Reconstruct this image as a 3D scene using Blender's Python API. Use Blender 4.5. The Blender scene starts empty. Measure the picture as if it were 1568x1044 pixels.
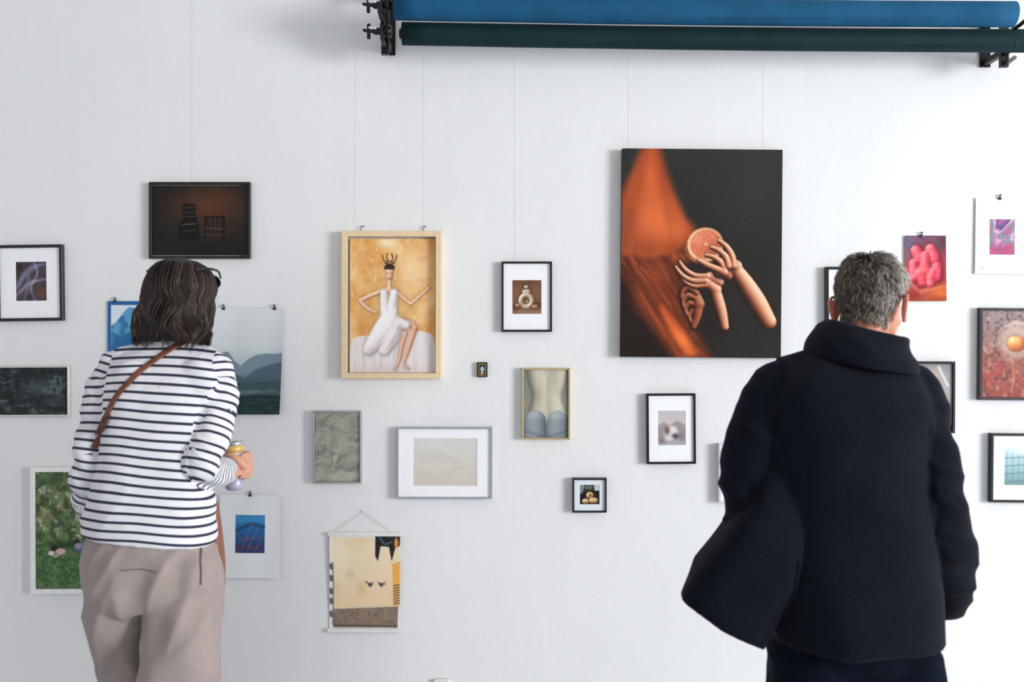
import bpy, math, random
import numpy as np
from mathutils import Vector, noise, Matrix, Euler
from mathutils.bvhtree import BVHTree

random.seed(7)
rng = np.random.RandomState(11)
W_IMG = 1568.0
F = W_IMG * 35 / 36.0          # focal length in measured px
D0 = F / 400.0                 # camera to wall distance (wall drawn at 400 px per metre)
EYE = 1.5
K = D0 / F

def wp(px, py, d=D0):
    return Vector(((px - 784) * d / F, d - D0, EYE + (522 - py) * d / F))

sc = bpy.context.scene
sc.view_settings.view_transform = 'Standard'
sc.view_settings.look = 'None'

def lin(c):
    return tuple(((v / 255.0) / 12.92 if v / 255.0 <= 0.04045 else ((v / 255.0 + 0.055) / 1.055) ** 2.4) for v in c)

_m = {}
def mat(name, rgb, rough=0.6, metal=0.0, var=0.06, vscale=30, bump=0.0, bscale=200, spec=0.4, sheen=0.0, coat=0.0):
    if name in _m: return _m[name]
    m = bpy.data.materials.new(name); m.use_nodes = True
    nt = m.node_tree; b = nt.nodes['Principled BSDF']
    c = lin(rgb)
    tc = nt.nodes.new('ShaderNodeTexCoord')
    nz = nt.nodes.new('ShaderNodeTexNoise'); nz.inputs['Scale'].default_value = vscale; nz.inputs['Detail'].default_value = 4
    nt.links.new(tc.outputs['Object'], nz.inputs['Vector'])
    cr = nt.nodes.new('ShaderNodeValToRGB')
    cr.color_ramp.elements[0].position = .3; cr.color_ramp.elements[1].position = .7
    cr.color_ramp.elements[0].color = (*[v * (1 - var) for v in c], 1)
    cr.color_ramp.elements[1].color = (*[min(1, v * (1 + var)) for v in c], 1)
    nt.links.new(nz.outputs['Fac'], cr.inputs['Fac'])
    nt.links.new(cr.outputs['Color'], b.inputs['Base Color'])
    b.inputs['Roughness'].default_value = rough
    b.inputs['Metallic'].default_value = metal
    b.inputs['Specular IOR Level'].default_value = spec
    if sheen: b.inputs['Sheen Weight'].default_value = sheen
    if coat: b.inputs['Coat Weight'].default_value = coat
    if bump:
        n2 = nt.nodes.new('ShaderNodeTexNoise'); n2.inputs['Scale'].default_value = bscale; n2.inputs['Detail'].default_value = 3
        nt.links.new(tc.outputs['Object'], n2.inputs['Vector'])
        bp = nt.nodes.new('ShaderNodeBump'); bp.inputs['Strength'].default_value = bump; bp.inputs['Distance'].default_value = 0.002
        nt.links.new(n2.outputs['Fac'], bp.inputs['Height']); nt.links.new(bp.outputs['Normal'], b.inputs['Normal'])
    _m[name] = m
    return m

def vcol_mat(name, rough=0.5, spec=0.3, sheen=0):
    if name in _m: return _m[name]
    m = bpy.data.materials.new(name); m.use_nodes = True
    nt = m.node_tree; b = nt.nodes['Principled BSDF']
    a = nt.nodes.new('ShaderNodeAttribute'); a.attribute_name = 'Col'
    nt.links.new(a.outputs['Color'], b.inputs['Base Color'])
    b.inputs['Roughness'].default_value = rough
    b.inputs['Specular IOR Level'].default_value = spec
    _m[name] = m
    return m

def empty(name, loc):
    e = bpy.data.objects.new(name, None); e.location = loc; e.empty_display_size = .1
    sc.collection.objects.link(e); return e

def obj(name, me, material=None, parent=None, world=True, smooth=True):
    o = bpy.data.objects.new(name, me); sc.collection.objects.link(o)
    if material: me.materials.append(material)
    if parent:
        o.parent = parent
        if world: o.location = -Vector(parent.location)
    if smooth and len(me.polygons):
        me.polygons.foreach_set('use_smooth', [True] * len(me.polygons))
    return o

def mesh(name, v, f):
    me = bpy.data.meshes.new(name); me.from_pydata([tuple(a) for a in v], [], f); me.update(); return me

# ---------------------------------------------------------------- geometry helpers
class Geo:
    def __init__(s): s.v = []; s.f = []; s.c = []
    def add(s, v, f, col=None):
        o = len(s.v); s.v += [Vector(a) for a in v]; s.f += [tuple(i + o for i in a) for a in f]
        if col is not None: s.c += [col] * len(v)
    def mesh(s, name):
        me = mesh(name, s.v, s.f)
        if s.c and len(s.c) == len(s.v):
            at = me.color_attributes.new('Col', 'FLOAT_COLOR', 'POINT')
            at.data.foreach_set('color', np.array([(*c, 1) for c in s.c], dtype=np.float32).ravel())
        return me

def cr(pts, n=6):
    """Catmull-Rom for lists of tuples of floats"""
    P = [np.array(p, float) for p in pts]
    out = []
    for i in range(len(P) - 1):
        p0 = P[max(i - 1, 0)]; p1 = P[i]; p2 = P[i + 1]; p3 = P[min(i + 2, len(P) - 1)]
        for k in range(n):
            t = k / n
            out.append(.5 * ((2 * p1) + (-p0 + p2) * t + (2 * p0 - 5 * p1 + 4 * p2 - p3) * t * t + (-p0 + 3 * p1 - 3 * p2 + p3) * t ** 3))
    out.append(P[-1]); return out

def loft(g, rings, n=32, ex=2.0, cap=True, interp=4):
    """rings: (center, u, v)"""
    flat = [tuple(list(c) + list(u) + list(v)) for c, u, v in rings]
    if interp > 1: flat = cr(flat, interp)
    vs = []; fs = []
    for r in flat:
        c = Vector(r[0:3]); u = Vector(r[3:6]); v = Vector(r[6:9])
        for i in range(n):
            a = 2 * math.pi * i / n
            ca, sa = math.cos(a), math.sin(a)
            x = math.copysign(abs(ca) ** (2 / ex), ca); y = math.copysign(abs(sa) ** (2 / ex), sa)
            vs.append(c + u * x + v * y)
    m = len(flat)
    for j in range(m - 1):
        for i in range(n):
            k = (i + 1) % n
            fs.append((j * n + i, j * n + k, (j + 1) * n + k, (j + 1) * n + i))
    if cap:
        for j, rev in ((0, True), (m - 1, False)):
            vs.append(Vector(flat[j][0:3])); ci = len(vs) - 1
            for i in range(n):
                k = (i + 1) % n
                fs.append((ci, j * n + k, j * n + i) if rev else (ci, j * n + i, j * n + k))
    g.add(vs, fs)

def tube(g, pts, radii, n=14, interp=4, round_cap=True, col=None, flat=1.0):
    P = [tuple(list(p) + [r]) for p, r in zip(pts, radii)]
    if interp > 1: P = cr(P, interp)
    C = [Vector(p[:3]) for p in P]; R = [max(1e-4, p[3]) for p in P]
    if round_cap:
        t0 = (C[0] - C[1]).normalized(); t1 = (C[-1] - C[-2]).normalized()
        a0 = [(C[0] + t0 * R[0] * math.sin(q), R[0] * math.cos(q)) for q in (1.45, 1.1, .7, .35)]
        a1 = [(C[-1] + t1 * R[-1] * math.sin(q), R[-1] * math.cos(q)) for q in (.35, .7, 1.1, 1.45)]
        C = [a[0] for a in a0] + C + [a[0] for a in a1]
        R = [a[1] for a in a0] + R + [a[1] for a in a1]
    vs = []; fs = []; ref = None
    for i, c in enumerate(C):
        t = (C[min(i + 1, len(C) - 1)] - C[max(i - 1, 0)])
        if t.length < 1e-9: t = Vector((0, 0, 1))
        t.normalize()
        if ref is None:
            ref = Vector((0, 0, 1)) if abs(t.z) < .9 else Vector((1, 0, 0))
        u = (ref - t * ref.dot(t))
        if u.length < 1e-5: u = t.orthogonal()
        u.normalize(); w = t.cross(u); ref = u
        for k in range(n):
            a = 2 * math.pi * k / n
            vs.append(c + (u * math.cos(a) + w * math.sin(a) * flat) * R[i])
    for j in range(len(C) - 1):
        for i in range(n):
            k = (i + 1) % n
            fs.append((j * n + i, j * n + k, (j + 1) * n + k, (j + 1) * n + i))
    fs.append(tuple(reversed(range(n)))); fs.append(tuple(range((len(C) - 1) * n, len(C) * n)))
    g.add(vs, fs, col)

def ellipsoid(g, c, r, rot=None, n=24, m=14):
    c = Vector(c); vs = []; fs = []
    M = rot.to_matrix() if rot else Matrix.Identity(3)
    for j in range(1, m):
        th = math.pi * j / m
        for i in range(n):
            a = 2 * math.pi * i / n
            vs.append(c + M @ Vector((r[0] * math.sin(th) * math.cos(a), r[1] * math.sin(th) * math.sin(a), r[2] * math.cos(th))))
    vs.append(c + M @ Vector((0, 0, r[2]))); vs.append(c + M @ Vector((0, 0, -r[2])))
    t = len(vs) - 2
    for j in range(m - 2):
        for i in range(n):
            k = (i + 1) % n
            fs.append((j * n + i, (j + 1) * n + i, (j + 1) * n + k, j * n + k))
    for i in range(n):
        k = (i + 1) % n
        fs.append((t, i, k)); fs.append((t + 1, (m - 2) * n + k, (m - 2) * n + i))
    g.add(vs, fs)

def box(g, lo, hi, col=None):
    x0, y0, z0 = lo; x1, y1, z1 = hi
    v = [(x0, y0, z0), (x1, y0, z0), (x1, y1, z0), (x0, y1, z0), (x0, y0, z1), (x1, y0, z1), (x1, y1, z1), (x0, y1, z1)]
    f = [(0, 3, 2, 1), (4, 5, 6, 7), (0, 1, 5, 4), (1, 2, 6, 5), (2, 3, 7, 6), (3, 0, 4, 7)]
    g.add(v, f, col)

def remesh(g, voxel, smooth=6, factor=.5, name='m'):
    me = mesh(name + '_src', g.v, g.f)
    o = bpy.data.objects.new(name + '_src', me); sc.collection.objects.link(o)
    r = o.modifiers.new('r', 'REMESH'); r.mode = 'VOXEL'; r.voxel_size = voxel
    if smooth:
        s = o.modifiers.new('s', 'SMOOTH'); s.iterations = smooth; s.factor = factor
    dg = bpy.context.evaluated_depsgraph_get(); dg.update()
    out = bpy.data.meshes.new_from_object(o.evaluated_get(dg))
    bpy.data.objects.remove(o); out.name = name
    return out

def displace(me, fn):
    n = len(me.vertices)
    co = np.empty(n * 3); me.vertices.foreach_get('co', co); co = co.reshape(-1, 3)
    no = np.array([v.normal[:] for v in me.vertices])
    d = np.array([fn(Vector(c), nn) for c, nn in zip(co, no)])
    co = co + no * d[:, None]
    me.vertices.foreach_set('co', co.ravel()); me.update()

def N(x, y, z): return noise.noise(Vector((x, y, z)))
def ridge(x, y, z): return 1 - 2 * abs(noise.noise(Vector((x, y, z))))

def bvh_of(me): return BVHTree.FromPolygons([v.co.copy() for v in me.vertices], [tuple(p.vertices) for p in me.polygons])

def ribbon(name, bvh, pts, width, thick, material, parent, interp=6, back=True):
    """strip laid on a surface. pts: (px,py,d)"""
    C = cr(pts, interp)
    W = [wp(*c) for c in C]; rows = []
    for i, p in enumerate(W):
        t = (W[min(i + 1, len(W) - 1)] - W[max(i - 1, 0)]).normalized()
        side = t.cross(Vector((0, 1, 0))).normalized()
        row = []
        for k in (-1, -.5, 0, .5, 1):
            q = p + side * width * .5 * k
            if back: org = Vector((q.x, -3, q.z)); dr = Vector((0, 1, 0))
            else: org = Vector((q.x, 2, q.z)); dr = Vector((0, -1, 0))
            h = bvh.ray_cast(org, dr)
            row.append((h[0] if h[0] else q, h[1] if h[0] else -dr))
        rows.append(row)
    g = Geo(); vs = []; fs = []
    for row in rows:
        for h, nn in row: vs.append(h - nn * .002)
        for h, nn in reversed(row): vs.append(h + nn * thick)
    m = 10
    for j in range(len(rows) - 1):
        for i in range(m):
            k = (i + 1) % m; fs.append((j * m + i, j * m + k, (j + 1) * m + k, (j + 1) * m + i))
    g.add(vs, fs)
    return obj(name, g.mesh(name), material, parent)

# ---------------------------------------------------------------- 2D painter for the prints
_tab = np.random.RandomState(3).rand(256, 256)
def vn(X, Y, seed=0, octv=3):
    out = 0; amp = 1; tot = 0
    for o in range(octv):
        x = X * 2 ** o + seed * 17.3 + o * 31; y = Y * 2 ** o + seed * 9.1 + o * 13
        xi = np.floor(x).astype(int); yi = np.floor(y).astype(int); fx = x - xi; fy = y - yi
        fx = fx * fx * (3 - 2 * fx); fy = fy * fy * (3 - 2 * fy)
        a = _tab[yi % 256, xi % 256]; b = _tab[yi % 256, (xi + 1) % 256]
        c = _tab[(yi + 1) % 256, xi % 256]; d = _tab[(yi + 1) % 256, (xi + 1) % 256]
        out = out + amp * ((a * (1 - fx) + b * fx) * (1 - fy) + (c * (1 - fx) + d * fx) * fy); tot += amp; amp *= .5
    return out / tot

class Cv:
    def __init__(s, x0, y0, x1, y1, step=.7, bg=(128, 128, 128)):
        s.b = (x0, y0, x1, y1)
        nx = max(4, int((x1 - x0) / step)) + 1; ny = max(4, int((y1 - y0) / step)) + 1
        s.X, s.Y = np.meshgrid(np.linspace(x0, x1, nx), np.linspace(y0, y1, ny))
        s.C = np.zeros(s.X.shape + (3,)) + np.array(bg, float)
    def mix(s, m, c):
        c = np.array(c, float)
        s.C = s.C * (1 - m[..., None]) + c * m[..., None]
    def blur(s, n=1, region=None):
        C = s.C.copy()
        for _ in range(n):
            P = np.pad(C, ((1, 1), (1, 1), (0, 0)), mode='edge')
            C = (P[:-2, 1:-1] + P[2:, 1:-1] + P[1:-1, :-2] + P[1:-1, 2:] + 2 * P[1:-1, 1:-1]) / 6
        s.C = C if region is None else s.C * (1 - region[..., None]) + C * region[..., None]
    def grain(s, a=5, seed=50):
        s.C = s.C + ((vn(s.X / 1.2, s.Y / 1.2, seed, 1) - .5) * a * 2)[..., None]
    def vgrad(s, stops):
        ys = [a[0] for a in stops]
        for k in range(3): s.C[..., k] = np.interp(s.Y, ys, [a[1][k] for a in stops])
    def poly(s, pts, c, soft=1.2, a=1.0, sm=True, tex=None):
        P = [np.array(p, float) for p in pts]
        if sm:
            q = []
            n = len(P)
            for i in range(n):
                p0, p1, p2, p3 = P[i - 1], P[i], P[(i + 1) % n], P[(i + 2) % n]
                for k in range(4):
                    t = k / 4
                    q.append(.5 * ((2 * p1) + (-p0 + p2) * t + (2 * p0 - 5 * p1 + 4 * p2 - p3) * t * t + (-p0 + 3 * p1 - 3 * p2 + p3) * t ** 3))
            P = q
        n = len(P); D = np.full(s.X.shape, 1e9); ins = np.zeros(s.X.shape, bool)
        for i in range(n):
            ax, ay = P[i]; bx, by = P[(i + 1) % n]
            dx, dy = bx - ax, by - ay; L = dx * dx + dy * dy + 1e-9
            t = np.clip(((s.X - ax) * dx + (s.Y - ay) * dy) / L, 0, 1)
            D = np.minimum(D, np.hypot(s.X - ax - t * dx, s.Y - ay - t * dy))
            cond = ((ay > s.Y) != (by > s.Y)) & (s.X < (bx - ax) * (s.Y - ay) / ((by - ay) + 1e-9) + ax)
            ins ^= cond
        sd = np.where(ins, -D, D)
        m = np.clip(.5 - sd / soft, 0, 1); m = m * m * (3 - 2 * m) * a
        if tex is not None: m = m * tex
        s.mix(m, c); return m
    def ell(s, cx, cy, rx, ry, c, soft=1.2, a=1.0, rot=0):
        co, si = math.cos(rot), math.sin(rot)
        x = (s.X - cx) * co + (s.Y - cy) * si; y = -(s.X - cx) * si + (s.Y - cy) * co
        r = np.sqrt((x / rx) ** 2 + (y / ry) ** 2); sd = (r - 1) * min(rx, ry)
        m = np.clip(.5 - sd / soft, 0, 1) * a; s.mix(m, c); return m
    def glow(s, cx, cy, rx, ry, c, a=1.0, rot=0, m=1.0):
        co, si = math.cos(rot), math.sin(rot)
        x = (s.X - cx) * co + (s.Y - cy) * si; y = -(s.X - cx) * si + (s.Y - cy) * co
        s.mix(np.exp(-((x / rx) ** 2 + (y / ry) ** 2)) * a * m, c)
    def stroke(s, pts, rad, c, soft=1.0, a=1.0, c2=None, interp=5, m0=1.0):
        if isinstance(rad, (int, float)): rad = [rad] * len(pts)
        P = [tuple(list(p) + [r]) for p, r in zip(pts, rad)]
        if interp > 1 and len(P) > 2: P = cr(P, interp)
        D = np.full(s.X.shape, 1e9); S = np.zeros(s.X.shape)
        for i in range(len(P) - 1):
            ax, ay, ra = P[i]; bx, by, rb = P[i + 1]
            dx, dy = bx - ax, by - ay; L = dx * dx + dy * dy + 1e-9
            t = np.clip(((s.X - ax) * dx + (s.Y - ay) * dy) / L, 0, 1)
            r = ra + (rb - ra) * t
            ex = s.X - ax - t * dx; ey = s.Y - ay - t * dy
            sd = np.hypot(ex, ey) - r
            side = (ex * dy - ey * dx) / math.sqrt(L) / np.maximum(r, .1)
            S = np.where(sd < D, side, S); D = np.minimum(D, sd)
        m = np.clip(.5 - D / soft, 0, 1); m = m * m * (3 - 2 * m) * a * m0
        if c2 is not None:
            q = np.clip(S * .5 + .5, 0, 1)[..., None]; q = q * q * (3 - 2 * q)
            col = np.array(c, float) * (1 - q) + np.array(c2, float) * q
            s.C = s.C * (1 - m[..., None]) + col * m[..., None]
        else: s.mix(m, c)
    def relief(s, caps, light, ramp, soft=1.6, k=.9, hn=None, under=.5, smooth=1):
        """paint rounded forms: capsule chains (pts, radii, z) merged into a height field and shaded"""
        acc = np.zeros(s.X.shape); Dm = np.full(s.X.shape, 1e9)
        for pts, rad, z in caps:
            P = [tuple(list(p) + [r]) for p, r in zip(pts, rad)]
            if len(P) > 2: P = cr(P, 5)
            hb = np.full(s.X.shape, -60.)
            for i in range(len(P) - 1):
                ax, ay, ra = P[i]; bx, by, rb = P[i + 1]
                dx, dy = bx - ax, by - ay; L = dx * dx + dy * dy + 1e-9
                t = np.clip(((s.X - ax) * dx + (s.Y - ay) * dy) / L, 0, 1)
                r = ra + (rb - ra) * t; d = np.hypot(s.X - ax - t * dx, s.Y - ay - t * dy)
                Dm = np.minimum(Dm, d - r)
                hb = np.maximum(hb, z + np.sqrt(np.maximum(r * r - d * d, 0)) - 3 * np.maximum(d - r, 0))
            acc = acc + np.exp(k * np.maximum(hb, -40))
        H = np.log(acc + 1e-12) / k
        if hn is not None: H = H + hn
        for _ in range(smooth):
            P = np.pad(H, 1, mode='edge'); H = (P[:-2, 1:-1] + P[2:, 1:-1] + P[1:-1, :-2] + P[1:-1, 2:] + 2 * H) / 6
        stp = s.X[0, 1] - s.X[0, 0]
        gy, gx = np.gradient(H, stp)
        nrm = np.sqrt(gx * gx + gy * gy + 1); l = np.array(light, float); l /= np.linalg.norm(l)
        sh = (-gx * l[0] - gy * l[1] + l[2]) / nrm
        m = np.clip(.5 - Dm / soft, 0, 1); m = m * m * (3 - 2 * m)
        if under: s.mix(np.clip(1 - Dm / 7, 0, 1) ** 2 * under, (30, 18, 14))
        xs = [r_[0] for r_ in ramp]
        col = np.stack([np.interp(sh, xs, [r_[1][q] for r_ in ramp]) for q in range(3)], -1)
        s.C = s.C * (1 - m[..., None]) + col * m[..., None]
        return m
    def tex(s, sx, sy, amp, seed=1, octv=3, mult=False):
        n = (vn(s.X / sx, s.Y / sy, seed, octv) - .5) * 2 * amp
        s.C = s.C + (s.C / 128. if mult else 1) * n[..., None]
    def texmix(s, sx, sy, c, lo, hi, seed=1, octv=3, a=1.0, region=None):
        n = vn(s.X / sx, s.Y / sy, seed, octv); m = np.clip((n - lo) / (hi - lo), 0, 1) * a
        if region is not None: m = m * region
        s.mix(m, c)
    def build(s, name, parent, cx, cy, y=0.0, curl=None, material=None):
        ny, nx = s.X.shape
        co = np.zeros((ny, nx, 3)); co[..., 0] = (s.X - cx) * K; co[..., 2] = (cy - s.Y) * K; co[..., 1] = y
        if curl: co = curl(co)
        me = bpy.data.meshes.new(name)
        me.vertices.add(nx * ny); me.vertices.foreach_set('co', co.reshape(-1).astype(np.float32))
        idx = np.arange(nx * ny).reshape(ny, nx)
        q = np.stack([idx[:-1, :-1], idx[1:, :-1], idx[1:, 1:], idx[:-1, 1:]], -1).reshape(-1, 4)
        nf = len(q); me.loops.add(nf * 4); me.loops.foreach_set('vertex_index', q.reshape(-1).astype(np.int32))
        me.polygons.add(nf); me.polygons.foreach_set('loop_start', (np.arange(nf) * 4).astype(np.int32))
        me.update(calc_edges=True)
        c = np.clip(s.C, 0, 255) / 255.; c = np.where(c <= .04045, c / 12.92, ((c + .055) / 1.055) ** 2.4)
        at = me.color_attributes.new('Col', 'FLOAT_COLOR', 'POINT')
        at.data.foreach_set('color', np.concatenate([c, np.ones(c.shape[:2] + (1,))], -1).astype(np.float32).ravel())
        o = obj(name, me, material or vcol_mat('photo_paper', .45, .2), parent, world=False)
        return o

# ---------------------------------------------------------------- framed pictures
def rect(x0, z0, x1, z1, y): return [(x0, y, z0), (x1, y, z0), (x1, y, z1), (x0, y, z1)]
def rectloft(g, loops):
    vs = [p for l in loops for p in l]; fs = []
    for j in range(len(loops) - 1):
        for i in range(4):
            k = (i + 1) % 4; fs.append((j * 4 + i, j * 4 + k, (j + 1) * 4 + k, (j + 1) * 4 + i))
    g.add(vs, fs)

def wires(parent, cx, cy, xs, ytop, y=-.003):
    for i, x in enumerate(xs):
        g = Geo(); tube(g, [((x - cx) * K, y, (cy - ytop) * K), ((x - cx) * K + .002, y, (cy + 60) * K)], [.0003, .0003], n=5, interp=1, round_cap=False)
        obj('nylon_line_%d' % (i + 1), g.mesh('line'), mat('nylon', (232, 234, 236), .3), parent, world=False)

def frame(box_, bw, color, cv, depth=.02, mname=None, metal=0.0, rough=.35, matc=None, rot=0, recess=.008, name='framed_photograph', lines=None, hooks=None, matcol=(243, 244, 246)):
    x0, y0, x1, y1 = box_; cx, cy = (x0 + x1) / 2, (y0 + y1) / 2
    e = empty(name, wp(cx, cy) + Vector((0, -.0015, 0)))
    hw, hh = (x1 - x0) / 2 * K, (y1 - y0) / 2 * K; b = bw * K; c = .0012
    g = Geo()
    R = lambda i, y: rect(-hw + i, -hh + i, hw - i, hh - i, y)
    rectloft(g, [R(b * .6, 0), R(0, 0), R(0, -depth + c), R(c, -depth), R(b - c, -depth), R(b, -depth + c), R(b, -depth + recess + .002)])
    fm = mat(mname or 'frame_%d_%d_%d' % color, color, rough, metal, var=.08, vscale=60)
    obj('frame_moulding', g.mesh('moulding'), fm, e, world=False, smooth=False)
    yb = -depth + recess
    px0, py0, px1, py1 = cv.b
    if matc:
        g = Geo(); ml = (px0 - cx) * K; mr = (px1 - cx) * K; mt = (cy - py0) * K; mb = (cy - py1) * K
        rectloft(g, [R(b * .5, yb), rect(ml, mb, mr, mt, yb), rect(ml + .0012, mb + .0012, mr - .0012, mt - .0012, yb + .0018)])
        obj('mount_board', g.mesh('mount'), mat('mount_board%d' % matcol[0], matcol, .8, var=.01), e, world=False, smooth=False)
        yb += .0015
    cv.blur(1); cv.grain(3)
    cv.build('photo', e, cx, cy, y=yb)
    if lines: wires(e, cx, cy, lines, y0)
    if hooks:
        for i, x in enumerate(hooks):
            g = Geo(); X = (x - cx) * K; Z = hh
            tube(g, [(X + .006, -.004, Z + .020), (X - .004, -.006, Z + .019), (X - .002, -.006, Z + .006), (X - .003, -.008, Z - .004)], [.0012] * 4, n=8)
            ellipsoid(g, (X + .006, -.005, Z + .020), (.003, .003, .003), n=10, m=6)
            obj('hook_%d' % (i + 1), g.mesh('hook'), mat('hook_metal', (90, 90, 92), .35, .9), e, world=False)
    e.rotation_euler = (0, math.radians(rot), 0)
    return e

def pushpin(parent, x, z, y=-.002, clip=False, i=1):
    g = Geo()
    if clip:
        loft(g, [((x, y - .003, z - .006), (.007, 0, 0), (0, .003, 0)), ((x, y - .003, z + .002), (.0055, 0, 0), (0, .0025, 0)), ((x, y - .003, z + .006), (.0035, 0, 0), (0, .0015, 0))], n=12, ex=4)
        tube(g, [(x - .003, y - .003, z + .004), (x - .004, y - .004, z + .010), (x, y - .004, z + .014), (x + .004, y - .004, z + .010), (x + .003, y - .003, z + .004)], [.0009] * 5, n=6)
    tube(g, [(x, y + .0005, z + .011), (x, y - .010, z + .012)], [.0022, .0026], n=10, interp=1, round_cap=False)
    obj('clip_%d' % i, g.mesh('clip'), mat('clip_metal', (70, 72, 75), .35, .8), parent, world=False)

def paper(cv, name='photo_print', pins=(), clip=True, curl_amt=.01, shear=0.0, rot=0):
    x0, y0, x1, y1 = cv.b; cx, cy = (x0 + x1) / 2, (y0 + y1) / 2
    e = empty(name, wp(cx, cy) + Vector((0, -.002, 0)))
    hh = (y1 - y0) / 2 * K; hw = (x1 - x0) / 2 * K
    def curl(co):
        t = np.clip((hh - co[..., 2]) / (2 * hh), 0, 1); s = co[..., 0] / hw
        co[..., 1] = -.003 - curl_amt * t ** 2 - curl_amt * .35 * np.abs(s) ** 3 - .001 * np.sin(s * 5 + t * 3)
        co[..., 0] += shear * K * t
        return co
    cv.build('paper_sheet', e, cx, cy, curl=curl, material=vcol_mat('print_paper', .55, .25))
    for i, p in enumerate(pins): pushpin(e, (p - cx) * K, hh, clip=clip, i=i + 1)
    e.rotation_euler = (0, math.radians(rot), 0)
    return e

# ---------------------------------------------------------------- room
def wall_material():
    m = bpy.data.materials.new('white_painted_plaster'); m.use_nodes = True
    nt = m.node_tree; b = nt.nodes['Principled BSDF']; L = nt.links.new
    tc = nt.nodes.new('ShaderNodeTexCoord')
    n1 = nt.nodes.new('ShaderNodeTexNoise'); n1.inputs['Scale'].default_value = 1.3; n1.inputs['Detail'].default_value = 5
    L(tc.outputs['Object'], n1.inputs['Vector'])
    r = nt.nodes.new('ShaderNodeValToRGB'); r.color_ramp.elements[0].position = .3; r.color_ramp.elements[1].position = .7
    r.color_ramp.elements[0].color = (.775, .782, .79, 1); r.color_ramp.elements[1].color = (.81, .817, .825, 1)
    L(n1.outputs['Fac'], r.inputs['Fac']); L(r.outputs['Color'], b.inputs['Base Color'])
    b.inputs['Roughness'].default_value = .85; b.inputs['Specular IOR Level'].default_value = .2
    n2 = nt.nodes.new('ShaderNodeTexNoise'); n2.inputs['Scale'].default_value = 45; n2.inputs['Detail'].default_value = 6
    L(tc.outputs['Object'], n2.inputs['Vector'])
    mp = nt.nodes.new('ShaderNodeMapping'); mp.inputs['Scale'].default_value = (14, 14, .8); L(tc.outputs['Object'], mp.inputs['Vector'])
    n3 = nt.nodes.new('ShaderNodeTexNoise'); n3.inputs['Scale'].default_value = 1; n3.inputs['Detail'].default_value = 4; L(mp.outputs['Vector'], n3.inputs['Vector'])
    n4 = nt.nodes.new('ShaderNodeTexNoise'); n4.inputs['Scale'].default_value = 6; n4.inputs['Detail'].default_value = 5; L(tc.outputs['Object'], n4.inputs['Vector'])
    def bump(src, dist, prev=None, st=.5):
        bp = nt.nodes.new('ShaderNodeBump'); bp.inputs['Strength'].default_value = st; bp.inputs['Distance'].default_value = dist
        L(src, bp.inputs['Height'])
        if prev: L(prev, bp.inputs['Normal'])
        return bp.outputs['Normal']
    a = bump(n2.outputs['Fac'], .0016); a = bump(n3.outputs['Fac'], .0015, a); a = bump(n4.outputs['Fac'], .006, a)
    L(a, b.inputs['Normal'])
    return m

g = Geo(); box(g, (-6, 0, -.1), (6, .2, 3.5)); obj('wall_back', g.mesh('wall_back'), wall_material(), smooth=False)
g = Geo(); box(g, (-6, -7, 3.5), (6, .2, 3.6)); obj('ceiling', g.mesh('ceiling'), mat('ceiling_paint', (225, 224, 220), .9, var=.02, vscale=2), smooth=False)  # room ceiling out of view, added to darken the upper wall
def floor_material():
    m = bpy.data.materials.new('grey_floor'); m.use_nodes = True
    nt = m.node_tree; b = nt.nodes['Principled BSDF']; L = nt.links.new
    tc = nt.nodes.new('ShaderNodeTexCoord'); n1 = nt.nodes.new('ShaderNodeTexNoise'); n1.inputs['Scale'].default_value = 3; n1.inputs['Detail'].default_value = 8
    L(tc.outputs['Object'], n1.inputs['Vector'])
    r = nt.nodes.new('ShaderNodeValToRGB'); r.color_ramp.elements[0].color = (.5, .52, .56, 1); r.color_ramp.elements[1].color = (.62, .65, .70, 1)
    L(n1.outputs['Fac'], r.inputs['Fac']); L(r.outputs['Color'], b.inputs['Base Color']); b.inputs['Roughness'].default_value = .5
    return m
g = Geo(); box(g, (-6, -7, -.1), (6, 0, 0)); obj('floor', g.mesh('floor'), floor_material(), smooth=False)
g = Geo(); box(g, (-6, -.016, 0), (6, 0, .12)); box(g, (-6, -.011, .12), (6, 0, .135)); obj('baseboard_back', g.mesh('baseboard'), mat('baseboard_paint', (215, 218, 222), .5), smooth=False)

# wall socket near floor
e = empty('wall_socket', wp(677, 1062)); g = Geo()
loft(g, [((0, -.001, 0), (.036, 0, 0), (0, 0, .06)), ((0, -.012, 0), (.036, 0, 0), (0, 0, .06)), ((0, -.016, 0), (.032, 0, 0), (0, 0, .056))], n=32, ex=8, interp=1)
tube(g, [(0, -.014, 0), (0, -.018, 0)], [.022, .022], n=24, interp=1, round_cap=False)
obj('cover_plate', g.mesh('socket'), mat('socket_plastic', (222, 222, 220), .4), e, world=False)

# ---------------------------------------------------------------- prints
# A
c = Cv(27, 401, 74, 461, .6, (72, 62, 70)); c.tex(14, 14, 22, 2)
c.stroke([(30, 440), (42, 418), (58, 408), (72, 405)], [2, 4, 3, 1], (120, 125, 150), 6)
c.stroke([(28, 452), (45, 436), (60, 430), (74, 428)], [1, 3, 2, 1], (150, 150, 172), 5, .8)
c.stroke([(36, 401), (46, 425), (44, 445), (40, 461)], [1, 2.5, 2, 2], (140, 122, 140), 5, .7)
c.stroke([(55, 401), (60, 420), (50, 440), (56, 461)], [1, 1.5, 1.5, 2], (190, 190, 206), 4, .6)
c.glow(35, 408, 10, 8, (50, 35, 40), .8); c.glow(66, 450, 12, 8, (110, 75, 60), .8); c.glow(48, 455, 8, 6, (45, 40, 60), .8)
frame((-1, 375.5, 99.5, 491.5), 4.5, (24, 30, 38), c, .022, matc=1, rot=-.8)
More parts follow.
